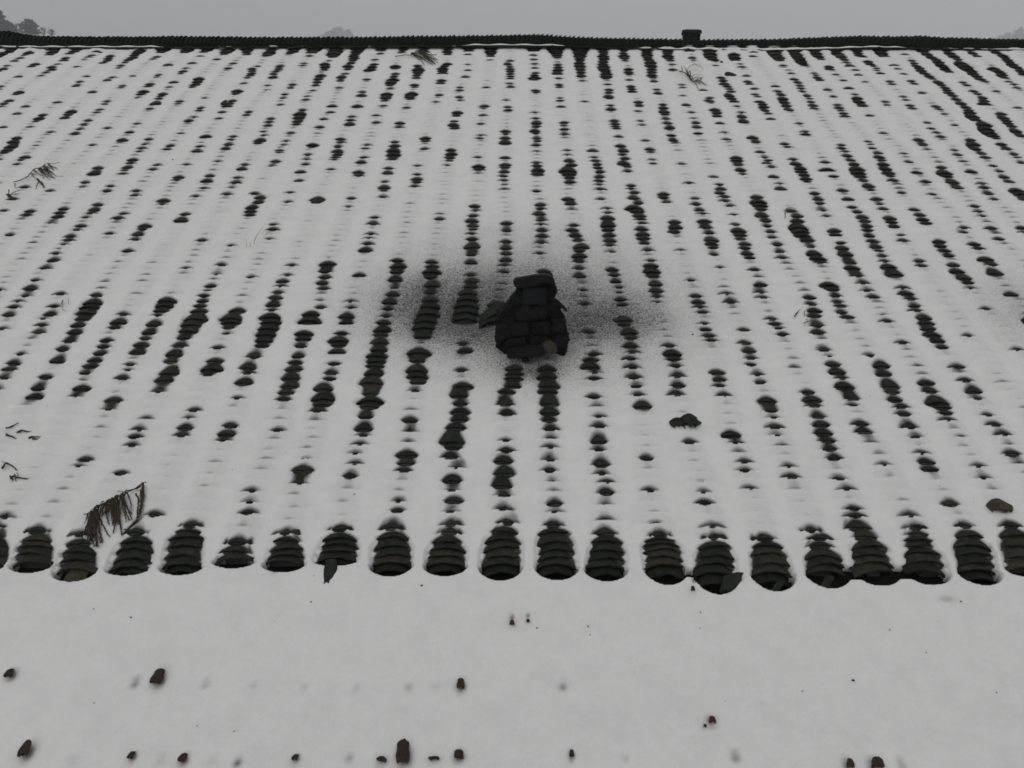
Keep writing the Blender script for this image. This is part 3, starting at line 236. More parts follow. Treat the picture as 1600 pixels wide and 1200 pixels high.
# ---------------------------------------------------------------- tile lips of every column
R_T, HW_T, A_LIP, CR = 0.125, 0.092, 0.0148, 0.075
def sag(x): x = np.minimum(np.abs(x), HW_T+.004); return R_T-np.sqrt(R_T**2-x**2)
def wid2D(wm):
    h = np.minimum(wm/2, HW_T); return min(float(sag(h))+.001, .031)
cols = {}
asg = {c: [] for c in CIDS}
for (x, y, ww) in spots:
    u, v = uv(x, y+ww*.03)
    c = min(CIDS, key=lambda k: abs(cuv(k, v)-u))
    asg[c].append([v, u-cuv(c, v), ww*depth(u, v)/FPX*(.97-.07*min(1, max(0, v/3.5))), False])
asg0 = {c: list(asg[c]) for c in CIDS}; EAVE_V = {}
for c in CIDS:
    L = asg[c]; ev, yb = EAVE[c]
    if ev:
        vtop = uv(ev[-1][0], ev[-1][1])[1]
        L = [s for s in L if s[0] > vtop+.03]
        for ei, (x, y, ww) in enumerate(ev):
            ww = ww*(.52 if ei == len(ev)-1 else .84 if ei == len(ev)-2 else 1)
            u, v = uv(x, y); L.append([v, u-cuv(c, v), ww*depth(u, v)/FPX*1.0, True])
    else:                                                  # beyond the frame at the eave: built like its neighbours further in
        dn = 1+(c*7) % 19; de = EAVE[dn][0]; jv = random.uniform(-.012, .012)
        for (x, y, ww) in de:
            u, v = uv(x, y); L.append([v+jv, random.uniform(-.006, .006), ww*depth(u, v)/FPX, True])
        EAVE_V.setdefault(c, uv(de[0][0], de[0][1])[1]-uv(de[0][0], EAVE[dn][1], .05)[1])
        vt = max(l_[0] for l_ in L if l_[3])
        L += [[s_[0], s_[1], s_[2], False] for s_ in asg0[3+(c*5) % 15] if vt+.03 < s_[0] and abs(cuv(c, s_[0])) > .5556*depth(0, s_[0])+.05]
    L.sort()
    out = [L[0]]
    for s in L[1:]:
        if s[3] and out[-1][3] and s[0]-out[-1][0] > .02: out.append(s)
        elif s[0]-out[-1][0] < .045:
            if s[2] > out[-1][2] and not out[-1][3]: out[-1] = s
        else: out.append(s)
    full = []
    pts = out+[[V_RIDGE+.02, 0, 0, False]]
    for a, b in zip(pts[:-1], pts[1:]):
        full.append((a[0], a[1], a[2], a[3])); gap = b[0]-a[0]
        k = int(round(gap/.082))-1
        for j in range(max(0, k)):
            t = (j+1)/(k+1); join = a[2] > .08 and b[2] > .08 and gap < (.21 if a[0] > 4.6 else .14)
            full.append((a[0]+gap*t+random.uniform(-.006, .006), a[1]*(1-t)+b[1]*t+random.uniform(-.006, .006), (a[2]+b[2])*.5*random.uniform(.82, 1) if join else -1, False))
    full.append((V_RIDGE+.02, 0, -1, False))
    lips = np.array([f[0] for f in full]); dx = np.clip(np.array([f[1] for f in full]), -.055, .055); wd = np.array([f[2] for f in full])
    ea = np.array([f[3] for f in full])
    crest = CR+rng.uniform(-.003, .003, len(lips)); roll = rng.uniform(-.05, .05, len(lips))
    # a big block of broad spots sits a little proud
    cols[c] = dict(lips=lips, dx=dx, w=wd, crest=crest, roll=roll, ea=ea, yb=yb)
    # lateral wander is limited so that neighbouring tiles still overlap
# ---------------------------------------------------------------- snow height field
NV_, NU_ = 860, 800
vv = np.concatenate([np.linspace(-2.3, -.35, 70)[:-1], np.linspace(-.35, 0, 60)[:-1], V_RIDGE*(np.linspace(0, 1, NV_-128)**1.12)])
sj = np.linspace(-1, 1, NU_-8)
hwv = np.minimum(2.85+.49*np.maximum(vv, -.6), 6.9)
U = hwv[:, None]*sj[None, :]
XR = 7.25; NE = 110
te = np.linspace(0, 1, NE+1)[:-1]
Lf = -XR+te[None, :]*(XR-hwv[:, None]); U = np.concatenate([Lf, U, -Lf[:, ::-1]], axis=1)
Vg = np.repeat(vv[:, None], U.shape[1], axis=1)
nrow = len(vv); nc = len(CIDS)
tab = {k: np.zeros((nc, nrow)) for k in ('uc', 'D', 'p', 'tc', 'dx', 'rl', 'v0', 'L', 'wn', 'ds', 'un')}
thin = vnoise(np.arange(nc)[:, None]*.35, vv[None, :]*1.3, 5)+.6*vnoise(np.arange(nc)[:, None]*.9, vv[None, :]*4.5, 6)
for i, c in enumerate(CIDS):
    q = cols[c]; lips = q['lips']
    D = np.where(q['w'] > 0, [wid2D(max(a, .03)) for a in q['w']], 0)
    cov = -(.0036+.0036*vnoise(np.full(len(lips), c*.35), lips*1.3, 5)+.003*vnoise(np.full(len(lips), c*.9), lips*4.5, 6))-.0005
    D = np.where(q['w'] > 0, D, np.minimum(cov, -.0012))
    # lip positions plus quarter positions around each spot
    xs, ys = [], []
    for k in range(len(lips)):
        xs.append(lips[k]); ys.append(D[k])
    if True:
        D2 = np.interp(vv, xs, ys)
        ks = np.clip(np.searchsorted(lips, vv, side='right')-1, 0, len(lips)-2)
        t = np.clip((vv-lips[ks])/(lips[ks+1]-lips[ks]), 0, 1)
        fl = t-.5; ts = np.where(fl > 0, .5+.5*(np.abs(2*fl)**.62), .5-.5*(np.abs(2*fl)**.62))
        ts = t*t*(3-2*t)
        D2 = D[ks]*(1-ts)+D[ks+1]*ts
    tilt0 = (A_LIP+q['crest'][:-1]-q['crest'][1:])/(lips[1:]-lips[:-1]); tc0 = q['crest'][ks]-tilt0[ks]*(vv-lips[ks])
    xx = vv-lips[ks]; wk = q['w'][ks]; a_ = .26*wk+.005
    lens = .075-tc0+sag(wk/2*np.sqrt(np.clip(1-(xx/a_)**2, 0, 1)))-.25*np.maximum(xx-a_, 0)
    iso = (wk > 0) & ((q['w'][ks+1] < 0) | (q['ea'][ks] & ~q['ea'][ks+1])) & (xx >= 0)
    Dc = D[ks+1]
    D2 = np.where(iso, np.maximum(np.minimum(lens, D2+.004), np.minimum(D2, Dc)), D2)
    tab['D'][i] = D2
    nx_ = q['w'][ks+1]; ds_ = lips[ks+1]-vv
    tab['wn'][i] = np.where(nx_ > 0, nx_, 0); tab['ds'][i] = ds_; tab['un'][i] = cuv(c, vv)+q['dx'][ks+1]
    lo = vv < lips[0]
    tab['wn'][i][lo] = 0
    pw = np.where(q['w'] > 0, np.maximum(q['w']/2, .03), .05)
    tab['p'][i] = pw[ks]*(1-ts)+pw[ks+1]*ts
    tab['uc'][i] = cuv(c, vv)+(q['dx'][ks]*(1-ts)+q['dx'][ks+1]*ts)
    tilt = (A_LIP+q['crest'][:-1]-q['crest'][1:])/(lips[1:]-lips[:-1])
    q['tilt'] = np.append(tilt, tilt[-1])
    tab['tc'][i] = q['crest'][ks]-tilt[ks]*(vv-lips[ks])
    tab['dx'][i] = cuv(c, vv)+q['dx'][ks]
    tab['rl'][i] = q['roll'][ks]
    v0 = lips[0]; q['v0'] = v0
    yb = q['yb']
    if yb: Lp = v0-uv(EAVE[c][0][0][0], yb, .05)[1]
    else: Lp = EAVE_V[c]
    q['Lp'] = Lp
    tab['v0'][i] = v0; tab['L'][i] = Lp
cen = np.array([cuv(c, vv) for c in CIDS])                                  # nc x nrow
idx = np.zeros(U.shape, int)
for r in range(nrow):
    mid = (cen[1:, r]+cen[:-1, r])/2; idx[r] = np.searchsorted(mid, U[r])
rows = np.repeat(np.arange(nrow)[:, None], U.shape[1], axis=1)
G = {k: tab[k][idx, rows] for k in tab}
du = U-G['uc']; dT = U-G['dx']
T = np.where(np.abs(dT) < HW_T, G['tc']-sag(dT)+G['rl']*dT, 0.0)
below = Vg < G['v0']
T = np.where(below, 0.0, T)
nz1 = vnoise(U*3, Vg*2.2, 21); nz2 = vnoise(U*11, Vg*9, 22); nz3 = vnoise(U*30, Vg*26, 23)
Lch = .068+.003*nz1+.0015*nz2
Scol = .075-G['D']+.0006*nz3
p = G['p']
wide = sstep(.0, .006, G['D'])
wg = 1-sstep(p*(.4+.58*wide), p+.05-.026*wide-.010*wide*sstep(.35, .1, Vg), np.abs(du))
Lch = Lch-.011*sstep(.35, .0, Vg)*(Vg > -.2)*sstep(-.2, 0, Vg)
S = Lch+(Scol-Lch)*wg
# snow melted away in front of each bare lip
bb = .15*G['wn']+.005
e2 = ((U-G['un'])/np.maximum(G['wn']*.5, 1e-4))**2+(G['ds']/bb)**2
kk2 = (1-sstep(.75, 1.05, e2))*(G['wn'] > 0)
S = np.where(kk2 > 0, S+np.minimum(T-.0015-S, 0)*kk2, S)
S = np.where(below, Lch, S)
# hollow below the last tile of each column
e = (du/.098)**2+((Vg-G['v0'])/np.maximum(G['L'], .03))**2*np.where(below, 1, 9)
hol = below & (e < 1.6)
k_ = 1-sstep(.80, 1.12, e)
S = np.where(hol, S+(-.045-S)*k_, S)
und = (Vg >= G['v0']) & (Vg < G['v0']+.03) & (np.abs(dT) < HW_T-.006)
S = np.where(und, -.045, S)
# hollows that run together between some neighbours (dark wavy band at the right)
for (xa, xb, yt, ybm) in ((1068, 1100, 893, 902), (1300, 1365, 888, 906), (1376, 1448, 888, 905)):
    ua, va = uv(xa, yt, .03); ub, vb = uv(xb, ybm, .05)
    mk_ = sstep(ua-.02, ua+.02, U)*(1-sstep(ub-.02, ub+.02, U))*(1-sstep(va-.006, va+.02, Vg))*sstep(vb-.012, vb+.012, Vg)
    S = S+(-.045-S)*mk_
    # the channel just above holds less snow
    mk2 = sstep(ua-.02, ua+.02, U)*(1-sstep(ub-.02, ub+.02, U))*(1-sstep(va+.02, va+.10, Vg))*sstep(va-.01, va, Vg)*(wg < .5)
    S = S-.022*mk2
# the sheet runs on to the lower roof
drop = sstep(0, 1, (-.13-Vg)/.55)
S = S-.075*drop*(Vg < 0)+(Vg < -.13)*(.004*vnoise(U*1.7, Vg*3.1, 31)+.0012*vnoise(U*6, Vg*7, 32))*sstep(0, .2, -.13-Vg)
# tiny relief everywhere
S += .0008*vnoise(U*55, Vg*45, 33)+.0012*vnoise(U*7, Vg*34, 34)
cover = sstep(-.0005, .0100, S-T)
cover = .89*cover+.11*sstep(.002, .036, S-T)
cover = np.where(below, np.where(e < 1.25, sstep(.0, .045, S), 1.0), cover)
cover = np.where(below & (Vg < -.2), 1.0, cover)
# thin places over the lower roof tiles
SG = """38,1173,20,24,1;245,1060,22,24,1;15,1054,17,13,1;720,1071,14,15,1;630,1179,24,34,1;596,1188,22,8,1;717,1181,18,14,1;678,1186,24,5,1;285,1187,16,13,1;205,1183,11,11,1;370,1190,13,8,.7;461,1186,12,9,1;893,1180,9,11,1;1150,1180,15,10,.6;1327,1195,16,14,1;1370,1194,24,16,1;1410,1192,14,10,.4;210,1065,14,6,.65;880,1070,13,8,.45;320,1066,15,6,.3;395,1070,10,6,.15;474,1074,15,6,.15;555,1074,12,6,.18;638,1073,15,6,.25;680,1070,18,6,.12;545,1184,14,8,.35;800,975,9,8,2;825,972,7,5,1;1112,1127,16,10,2;1101,1136,5,5,1;1082,922,7,8,1;205,907,14,5,.2;430,909,15,6,.15;250,1187,18,6,.2;330,1188,22,6,.15;1475,950,30,5,.25;978,1184,14,8,.15;110,1186,20,6,.12"""
low = [tuple(map(float, s.split(','))) for s in SG.strip().split(';')]
for (x, y, ww, hh, kk) in low:                          # kk: 1 a piece shows, else only a thin grey place of that strength
    u, v = uv(x, y+hh/2, 0); u2, v2 = uv(x, y-hh*.5, 0); sw = ww*3.6/FPX*.5
    if kk >= 1:
        d = np.exp(-((U-u)/(sw*1.15))**2-((Vg-(v+(v2-v)*.55))/((v2-v)*.75))**2)
        S -= .008*d; cover = np.minimum(cover, 1-.85*d**1.6)
    else:
        d = np.exp(-((U-u)/(sw))**2-((Vg-v-.01)/.018)**2); cover = np.minimum(cover, 1-min(.9, kk*1.5)*d)
        S -= .002*d
# sooty snow round the chimney, plus painted shade below its foot
soot_shade = np.zeros_like(S)
def blob(x, y, rx, ry, amp, pw=2.0):
    global soot_shade
    u, v = uv(x, y); ru = abs(uv(x+rx, y)[0]-u); r1 = abs(uv(x, y-ry)[1]-v); r2 = abs(uv(x, y+ry)[1]-v)
    rv = np.where(Vg > v, r1, r2)
    d = (((U-u)/ru)**2+((Vg-v)/rv)**2)**(pw/2)
    soot_shade = np.maximum(soot_shade, 0)+amp*np.exp(-d)*(1-np.clip(soot_shade, 0, .9))
blob(830, 500, 200, 85, .42)
blob(668, 474, 50, 36, .8)
blob(733, 505, 75, 30, .95, 3)
blob(705, 482, 95, 45, .7)
blob(925, 500, 80, 32, .95)
blob(985, 492, 45, 26, .5)
blob(830, 410, 150, 60, .12)
blob(845, 470, 85, 45, .5)
blob(835, 576, 42, 16, .95)  # sooty snow, with the shade between the tile columns painted in
blob(830, 485, 165, 52, .45)
blob(1640, 500, 60, 45, .35)
blob(1600, 480, 110, 90, .10)
blob(830, 560, 70, 25, .35)

blob(745, 478, 85, 48, .75)
blob(640, 470, 40, 40, .35)
blob(830, 450, 230, 90, .16)
wob = 1+.07*vnoise(U*9, Vg*9, 41)+.10*vnoise(U*60, Vg*60, 42)
soot_shade = np.clip(soot_shade*wob, 0, 1); soot_shade[soot_shade < .02] = 0
Pw = ORG[None, None, :]+U[..., None]*UA+Vg[..., None]*SA+S[..., None]*NA
nr_, ncl = U.shape
ii = np.arange(nr_*ncl).reshape(nr_, ncl)
Fq = np.stack([ii[:-1, :-1], ii[:-1, 1:], ii[1:, 1:], ii[1:, :-1]], -1).reshape(-1, 4)
me = bpy.data.meshes.new('snow'); nvt = nr_*ncl; nf = len(Fq)
me.vertices.add(nvt); me.vertices.foreach_set('co', (Pw-ORG).reshape(-1).astype(np.float32))
me.loops.add(nf*4); me.loops.foreach_set('vertex_index', Fq.reshape(-1).astype(np.int32))
me.polygons.add(nf); me.polygons.foreach_set('loop_start', np.arange(0, nf*4, 4, dtype=np.int32))
me.update(calc_edges=True); me.validate()
me.polygons.foreach_set('use_smooth', np.ones(nf, bool))
for k, a in (('cover', cover), ('soot_shade', soot_shade)):
    at = me.attributes.new(k, 'FLOAT', 'POINT'); at.data.foreach_set('value', a.reshape(-1).astype(np.float32))
me.materials.append(M_snow)
snow = bpy.data.objects.new('snow', me); COL.objects.link(snow); snow.location = ORG
props(snow, 'white snow sheet lying over the tiled roof and the lower roof before it', 'snow', kind='stuff')
# ---------------------------------------------------------------- the house
house = empty('house', ORG+np.array((0, 3.4, -3.2)), 'long old house with a snow-covered dark tile roof, tile ridge and sooty chimney', 'house')
def tile_arrays(uc, v0, ln, crest, tilt, roll, nu, nl, rag, seed, hw=HW_T, th=.0102, R=R_T, bend=0):
    """one curved roof tile: top sheet, under sheet, lip, two long edges; vertices in roof coordinates"""
    xs = np.linspace(-hw, hw, nu); ls = np.linspace(0, ln, nl)
    X, Lg = np.meshgrid(xs, ls)
    r = np.random.default_rng(seed)
    edge = np.interp(xs, np.linspace(-hw, hw, 7), r.uniform(-1, 1, 7))*rag + (r.uniform(-1, 1, nu)*rag*.35)
    Lj = Lg+edge[None, :]*np.exp(-Lg/.02)
    se = np.interp(ls, np.linspace(0, ln, 5), r.uniform(-1, 1, 5))*rag*.8
    Xj = X+se[:, None]*(X/hw)
    sg = R-np.sqrt(np.maximum(R*R-Xj**2, 1e-5))
    Nn = crest-tilt*Lj-sg+roll*Xj+.0008*r.standard_normal(X.shape)
    thk = th*(1+.18*np.interp(xs, np.linspace(-hw, hw, 6), r.uniform(-1, 1, 6)))
    top = np.stack([uc+Xj, v0+Lj, Nn], -1)
    ang = Xj/R
    bot = np.stack([uc+Xj-ang*thk, v0+Lj+.0015, Nn-thk*(1-.3*ang**2)], -1)
    V = []; F = []
    def sheet(g, flip=False):
        o = sum(len(a) for a in V); a, b = g.shape[:2]; V.append(g.reshape(-1, 3))
        i2 = np.arange(a*b).reshape(a, b)+o
        f = np.stack([i2[:-1, :-1], i2[:-1, 1:], i2[1:, 1:], i2[1:, :-1]], -1).reshape(-1, 4)
        F.append(f[:, ::-1] if flip else f)
    sheet(top); sheet(bot, True)
    rnd = (top[0]+bot[0])/2; rnd[:, 1] -= .002
    sheet(np.stack([bot[0], rnd, top[0]])); sheet(np.stack([top[-1], bot[-1]]))
    sheet(np.stack([top[:, 0], bot[:, 0]])); sheet(np.stack([bot[:, -1], top[:, -1]]))
    return np.concatenate(V), np.concatenate(F)
def toW(P): return ORG+P[:, :1]*UA+P[:, 1:2]*SA+P[:, 2:3]*NA
for i, c in enumerate(CIDS):
    q = cols[c]; VV, FF, TN = [], [], []; o = 0; kids = []
    for k in range(len(q['lips'])-1):
        dv = q['lips'][k+1]-q['lips'][k]; ln = dv*1.5+.03
        ln = min(ln, max(.03, V_RIDGE+.005-q['lips'][k]))
        near = q['ea'][k] and 0 <= c <= 20
        uc = cuv(c, q['lips'][k])+q['dx'][k]
        tone = float(np.clip((.58 if near else .45)+.30*rng.standard_normal(), 0, 1))
        if near:
            V, F = tile_arrays(uc, q['lips'][k], ln, q['crest'][k]+.0005, q['tilt'][k]*1.02, q['roll'][k], 25, 6, .0045, c*100+k+5000)
            ya = random.gauss(0, .05); xo = random.gauss(0, .003); a1, b1 = V[:, 0]-uc, V[:, 1]-q['lips'][k]
            bow = random.uniform(-.35, .9)                      # worn lips bow in or out, some corners are broken off
            b1 = b1+bow*(a1**2)*np.exp(-np.maximum(b1, 0)/.03)
            cs = random.choice((-1, 1, 0, 0)); cut = np.clip((cs*a1-.055)/.037, 0, 1)*np.exp(-np.maximum(b1, 0)/.02)*random.uniform(.3, 1)*abs(cs); b1 = b1+.018*cut
            V = np.stack([uc+xo+a1*math.cos(ya)-b1*math.sin(ya), q['lips'][k]+a1*math.sin(ya)+b1*math.cos(ya), V[:, 2]+random.uniform(-.04, .04)*a1+.0012*vnoise(a1*60+k, b1*60+c, 77)], -1)
            kids.append((V, F, tone))
        else:
            V, F = tile_arrays(uc, q['lips'][k], ln, q['crest'][k]+.0005, q['tilt'][k]*1.02, q['roll'][k], 13 if q['lips'][k] < 3.5 else 9, 3, .003, c*100+k+5000)
            VV.append(V); FF.append(F+o); TN.append(np.full(len(V), tone)); o += len(V)
    V = np.concatenate(VV); F = np.concatenate(FF)
    if c in (3, 4, 7, 8, 9, 10, 11, 12, 13, 14, 15, 19):       # the tile under the lowest one peeps out in the hollow
        V1, F1 = tile_arrays(cuv(c, q['lips'][0])+q['dx'][0]+random.uniform(-.006, .006), q['lips'][0]-.40*q['Lp'], .14, .054, .10, random.uniform(-.08, .08), 25, 6, .005, 9000+c, hw=.082, R=.105)
        kids.append((V1, F1, random.uniform(.0, .35)))
    oc = mk('tile_column', toW(V), F, M_tile, house, attrs={'tone': np.concatenate(TN)})
    for (V, F, tone) in kids:
        mk('eave_tile', toW(V), F, M_tile, oc, attrs={'tone': np.full(len(V), tone)})
    q['obj'] = oc
# dark bed under the tiles, walls and the far slope
def quadmesh(name, pts, F, mat, parent=None, **k): return mk(name, np.array(pts), F, mat, parent, smooth=False, **k)
def boxV(x0, x1, y0, y1, z0, z1):
    V = [(x, y, z) for z in (z0, z1) for (x, y) in ((x0, y0), (x1, y0), (x1, y1), (x0, y1))]
    return V, [(0, 3, 2, 1), (4, 5, 6, 7), (0, 1, 5, 4), (1, 2, 6, 5), (2, 3, 7, 6), (3, 0, 4, 7)]
V = [RP(-7.2, -.16, -.002), RP(7.2, -.16, -.002), RP(7.2, V_RIDGE+.05, -.002), RP(-7.2, V_RIDGE+.05, -.002), RP(-7.2, -.16, -.05), RP(7.2, -.16, -.05), RP(7.2, V_RIDGE+.05, -.05), RP(-7.2, V_RIDGE+.05, -.05)]
quadmesh('roof_board', V, [(0, 1, 2, 3), (7, 6, 5, 4), (0, 4, 5, 1), (2, 6, 7, 3), (1, 5, 6, 2), (0, 3, 7, 4)], M_deck, house)
rt = RP(0, V_RIDGE, 0); ry, rz = rt[1], rt[2]; ez, ey = ORG[2], ORG[1]
V, F = boxV(-6.9, 6.9, ey+.6, 2*ry-ey-.6, -.2, ez-.12); quadmesh('wall', V, F, M_wall, house)
V = [(-7.2, ry+.16, rz-.06), (7.2, ry+.16, rz-.06), (7.2, 2*ry-ey, ez-.05), (-7.2, 2*ry-ey, ez-.05)]; V += [(a, b, z-.06) for a, b, z in V]
quadmesh('rear_roof', V, [(3, 2, 1, 0), (4, 5, 6, 7), (0, 1, 5, 4), (2, 3, 7, 6), (1, 2, 6, 5), (3, 0, 4, 7)], M_tile, house, attrs={'tone': [.5]*8})
for sx in (-1, 1):
    x = sx*6.9; V = [(x, ey+.6, ez-.1), (x, 2*ry-ey-.6, ez-.1), (x, ry, rz-.12), (x-.2*sx, ey+.6, ez-.1), (x-.2*sx, 2*ry-ey-.6, ez-.1), (x-.2*sx, ry, rz-.12)]
    quadmesh('gable', V, [(0, 1, 2), (5, 4, 3), (0, 3, 4, 1), (1, 4, 5, 2), (2, 5, 3, 0)], M_wall, house)
# ---------------------------------------------------------------- ridge of upright leaning tiles
RTOP = [(-400, 40), (0, 47), (25, 52), (50, 55), (100, 55.5), (180, 56), (270, 55), (400, 56.5), (560, 56), (640, 54.5), (700, 54), (780, 53), (840, 51.5), (862, 53.5), (900, 56), (960, 57.5), (1040, 59), (1100, 60), (1200, 59.5), (1280, 56.5), (1335, 54.5), (1400, 55.5), (1430, 54.5), (1460, 57), (1520, 58.5), (1600, 60), (2000, 60)]
RBOT = [(-400, 68), (0, 70.5), (200, 70.5), (400, 69), (600, 68), (800, 67.5), (900, 68.5), (1000, 71.5), (1100, 74), (1200, 75), (1280, 73), (1350, 70.5), (1450, 71.5), (1600, 74.5), (2000, 76)]
YR = ry+.05
def atY(x, y, Y): d = ray(x, y); return CAM+d*((Y-CAM[1])/d[1])
def prof(T_, Y):
    P = np.array([atY(x, y, Y) for x, y in T_]); return P[:, 0], P[:, 2]
tx, tz = prof(RTOP, YR); bx_, bz_ = prof(RBOT, YR-.06)
VV, FF, TN = [], [], []; o = 0
x = -7.2; k = 0
while x < 7.2:
    ht = float(np.interp(x, tx, tz)); hb = float(np.interp(x, bx_, bz_))-.01
    H = ht-hb-.004+random.uniform(-.0035, .0035); lean = .55+random.uniform(-.08, .08)
    # a curved tile on edge, leaning on the next; arched across the ridge (y) with its back to the sky
    ny = 7; th = .036
    ys = np.linspace(-.085, .085, ny); arch = (1-(ys/.085)**2)*.03-.03
    f0 = len(VV)
    pts = []
    for dx_ in (0, th):
        for zf in (0, .5, 1):
            for yy, ar in zip(ys, arch):
                z = hb+(H+ar)*zf; pts.append((x+dx_+lean*(z-hb)*.62+random.uniform(-.0012, .0012), YR+yy, z-(.013*zf if dx_ == 0 else 0)))
    P = np.array(pts); i2 = np.arange(6*ny).reshape(2, 3, ny)
    F = []
    for s in (0, 1):
        for r_ in range(2):
            for j in range(ny-1):
                f = (i2[s, r_, j], i2[s, r_, j+1], i2[s, r_+1, j+1], i2[s, r_+1, j]); F.append(f if s else f[::-1])
    for j in range(ny-1): F.append((i2[0, 2, j], i2[0, 2, j+1], i2[1, 2, j+1], i2[1, 2, j]))
    for r_ in range(2):
        F.append((i2[0, r_, 0], i2[0, r_+1, 0], i2[1, r_+1, 0], i2[1, r_, 0])); F.append((i2[0, r_, -1], i2[1, r_, -1], i2[1, r_+1, -1], i2[0, r_+1, -1]))
    VV.append(P); FF += [tuple(int(a)+o for a in f) for f in F]; TN += [random.uniform(.05, .45)]*len(P); o += len(P)
    x += .0515+random.uniform(-.003, .003); k += 1
ridge = mk('ridge', np.concatenate(VV), FF, M_moss, house, smooth=False, attrs={'tone': TN})
ridge['label'] = 'row of upright leaning tiles along the ridge'
# base course: dark bedding under the upright tiles, wavy with the ridge
xs = np.linspace(-7.25, 7.25, 210); zb = np.interp(xs, bx_, bz_)
sec = [(-.125, -.035), (-.125, .004), (-.078, .012), (-.070, 'm'), (-.04, 'h'), (.04, 'h'), (.07, 'm'), (.12, .03), (.12, -.12), (-.125, -.12)]
htop = np.interp(xs, tx, tz)-zb
V = np.array([[(xx, YR+a, zz+(hh-.045 if b == 'm' else hh-.024 if b == 'h' else b)+.002*math.sin(xx*31+a*40)) for (a, b) in sec] for xx, zz, hh in zip(xs, zb, htop)]); ns = len(sec)
i2 = np.arange(len(xs)*ns).reshape(-1, ns); F = []
for j in range(ns):
    j2 = (j+1) % ns; F.append(np.stack([i2[:-1, j2], i2[1:, j2], i2[1:, j], i2[:-1, j]], -1))
mk('ridge_bed', V.reshape(-1, 3), np.concatenate(F), M_deck, ridge, smooth=False)
# thin snow ledge lying in front of the ridge, with the edge of the flat tiles under it
VV, FF, TN = [], [], []; o = 0; x = -7.2
while x < 7.0:
    L_ = random.uniform(.17, .2); z0 = float(np.interp(x+L_/2, bx_, bz_))-.035+random.uniform(-.006, .004)
    tl = random.uniform(-.02, .02)
    V = []
    for (a, b) in ((-.20, -.014), (-.20, -.002), (-.11, .006), (-.11, -.012)):
        for t_ in (0, .5, 1): V.append((x+L_*t_*1.04, YR+a, z0+b+tl*(t_-.5)-.008*(1-(2*t_-1)**2)))
    F = []
    for j in range(4):
        j2 = (j+1) % 4
        for s in range(2): F.append((o+j*3+s, o+j*3+s+1, o+j2*3+s+1, o+j2*3+s))
    F += [(o, o+9, o+6, o+3), (o+2, o+5, o+8, o+11)]
    VV += V; FF += F; TN += [random.uniform(.1, .5)]*len(V); o += len(V); x += L_
mk('ridge_flashing', VV, FF, M_tile, ridge, smooth=False, attrs={'tone': TN})
VV, FF, CV = [], [], []; xs = np.linspace(-7.2, 7.2, 700)
g = [(-.195, 0), (-.18, .010), (-.15, .016), (-.12, .014)]
amt = sstep(-.25, .3, vnoise(xs*1.1, xs*0, 61)+.15)
for xx, am_ in zip(xs, amt):
    zb1 = float(np.interp(xx, bx_, bz_))-.036
    for (a, b) in g: VV.append((xx, YR+a, zb1-.006+(b+.006)*am_*(1+.2*math.sin(xx*23)))); CV.append(1)
i2 = np.arange(len(VV)).reshape(-1, 4)
F = np.concatenate([np.stack([i2[:-1, j], i2[1:, j], i2[1:, j+1], i2[:-1, j+1]], -1) for j in range(3)])
sn2 = mk('snow_strip', VV, F, M_snow, attrs={'cover': CV, 'soot_shade': [0]*len(CV)})
props(sn2, 'thin strip of snow lying on the flat tiles just below the ridge', 'snow', kind='stuff')
# ridge ornament: rolled tile on two upright tiles
def rbox(x0, x1, y0, y1, z0, z1, bev, nn=0.0, seg=3, rot=None, piv=None):
    import bmesh
    bm = bmesh.new(); bmesh.ops.create_cube(bm, size=1)
    for v in bm.verts: v.co = ((x0+x1)/2+v.co.x*(x1-x0), (y0+y1)/2+v.co.y*(y1-y0), (z0+z1)/2+v.co.z*(z1-z0))
    if bev: bmesh.ops.bevel(bm, geom=bm.edges[:], offset=bev, segments=2, affect='EDGES')
    if nn:
        bmesh.ops.subdivide_edges(bm, edges=[e_ for e_ in bm.edges if e_.calc_length() > .02], cuts=seg, use_grid_fill=True)
        for v in bm.verts:
            h = Vector((random.gauss(0, 1), random.gauss(0, 1), random.gauss(0, 1)))
            v.co += h*nn*.35+Vector((nn*float(vnoise(v.co.z*31, v.co.y*27, 3)), nn*float(vnoise(v.co.x*31, v.co.z*27, 4)), nn*float(vnoise(v.co.x*29, v.co.y*33, 5))))
    if rot is not None:
        Rm = mathutils.Euler(rot).to_matrix(); pv = Vector(piv or ((x0+x1)/2, (y0+y1)/2, (z0+z1)/2))
        for v in bm.verts: v.co = Rm @ (v.co-pv)+pv
    V = [tuple(v.co) for v in bm.verts]; F = [tuple(v.index for v in f.verts) for f in bm.faces]; bm.free(); return V, F
pa = atY(1066, 62, YR); pb = atY(1095, 46, YR)
V, F = rbox(pa[0]+.010, pb[0]-.012, YR-.07, YR+.07, pa[2]-.05, pb[2]-.03, .012, .002)
orn = mk('ridge_ornament', V, F, M_moss, ridge, smooth=False, attrs={'tone': [.12]*len(V)}); orn['label'] = 'box-shaped tile piece standing on the ridge'
nx = 9; V = []; F = []
for i, t_ in enumerate(np.linspace(0, 1, nx)):
    xx = pa[0]+(pb[0]-pa[0])*t_; rr = .085*(1-.10*abs(2*t_-1)**4)
    for j in range(13):
        a = math.pi*(j/12); V.append((xx+.002*math.sin(j*9+i), YR-math.cos(a)*rr, pb[2]-.052+math.sin(a)*(rr*.62)))
    for j in range(13):
        a = math.pi*(j/12); V.append((xx, YR-math.cos(a)*(rr-.014), pb[2]-.052+math.sin(a)*(rr*.62-.013)))
i2 = np.arange(len(V)).reshape(nx, 26)
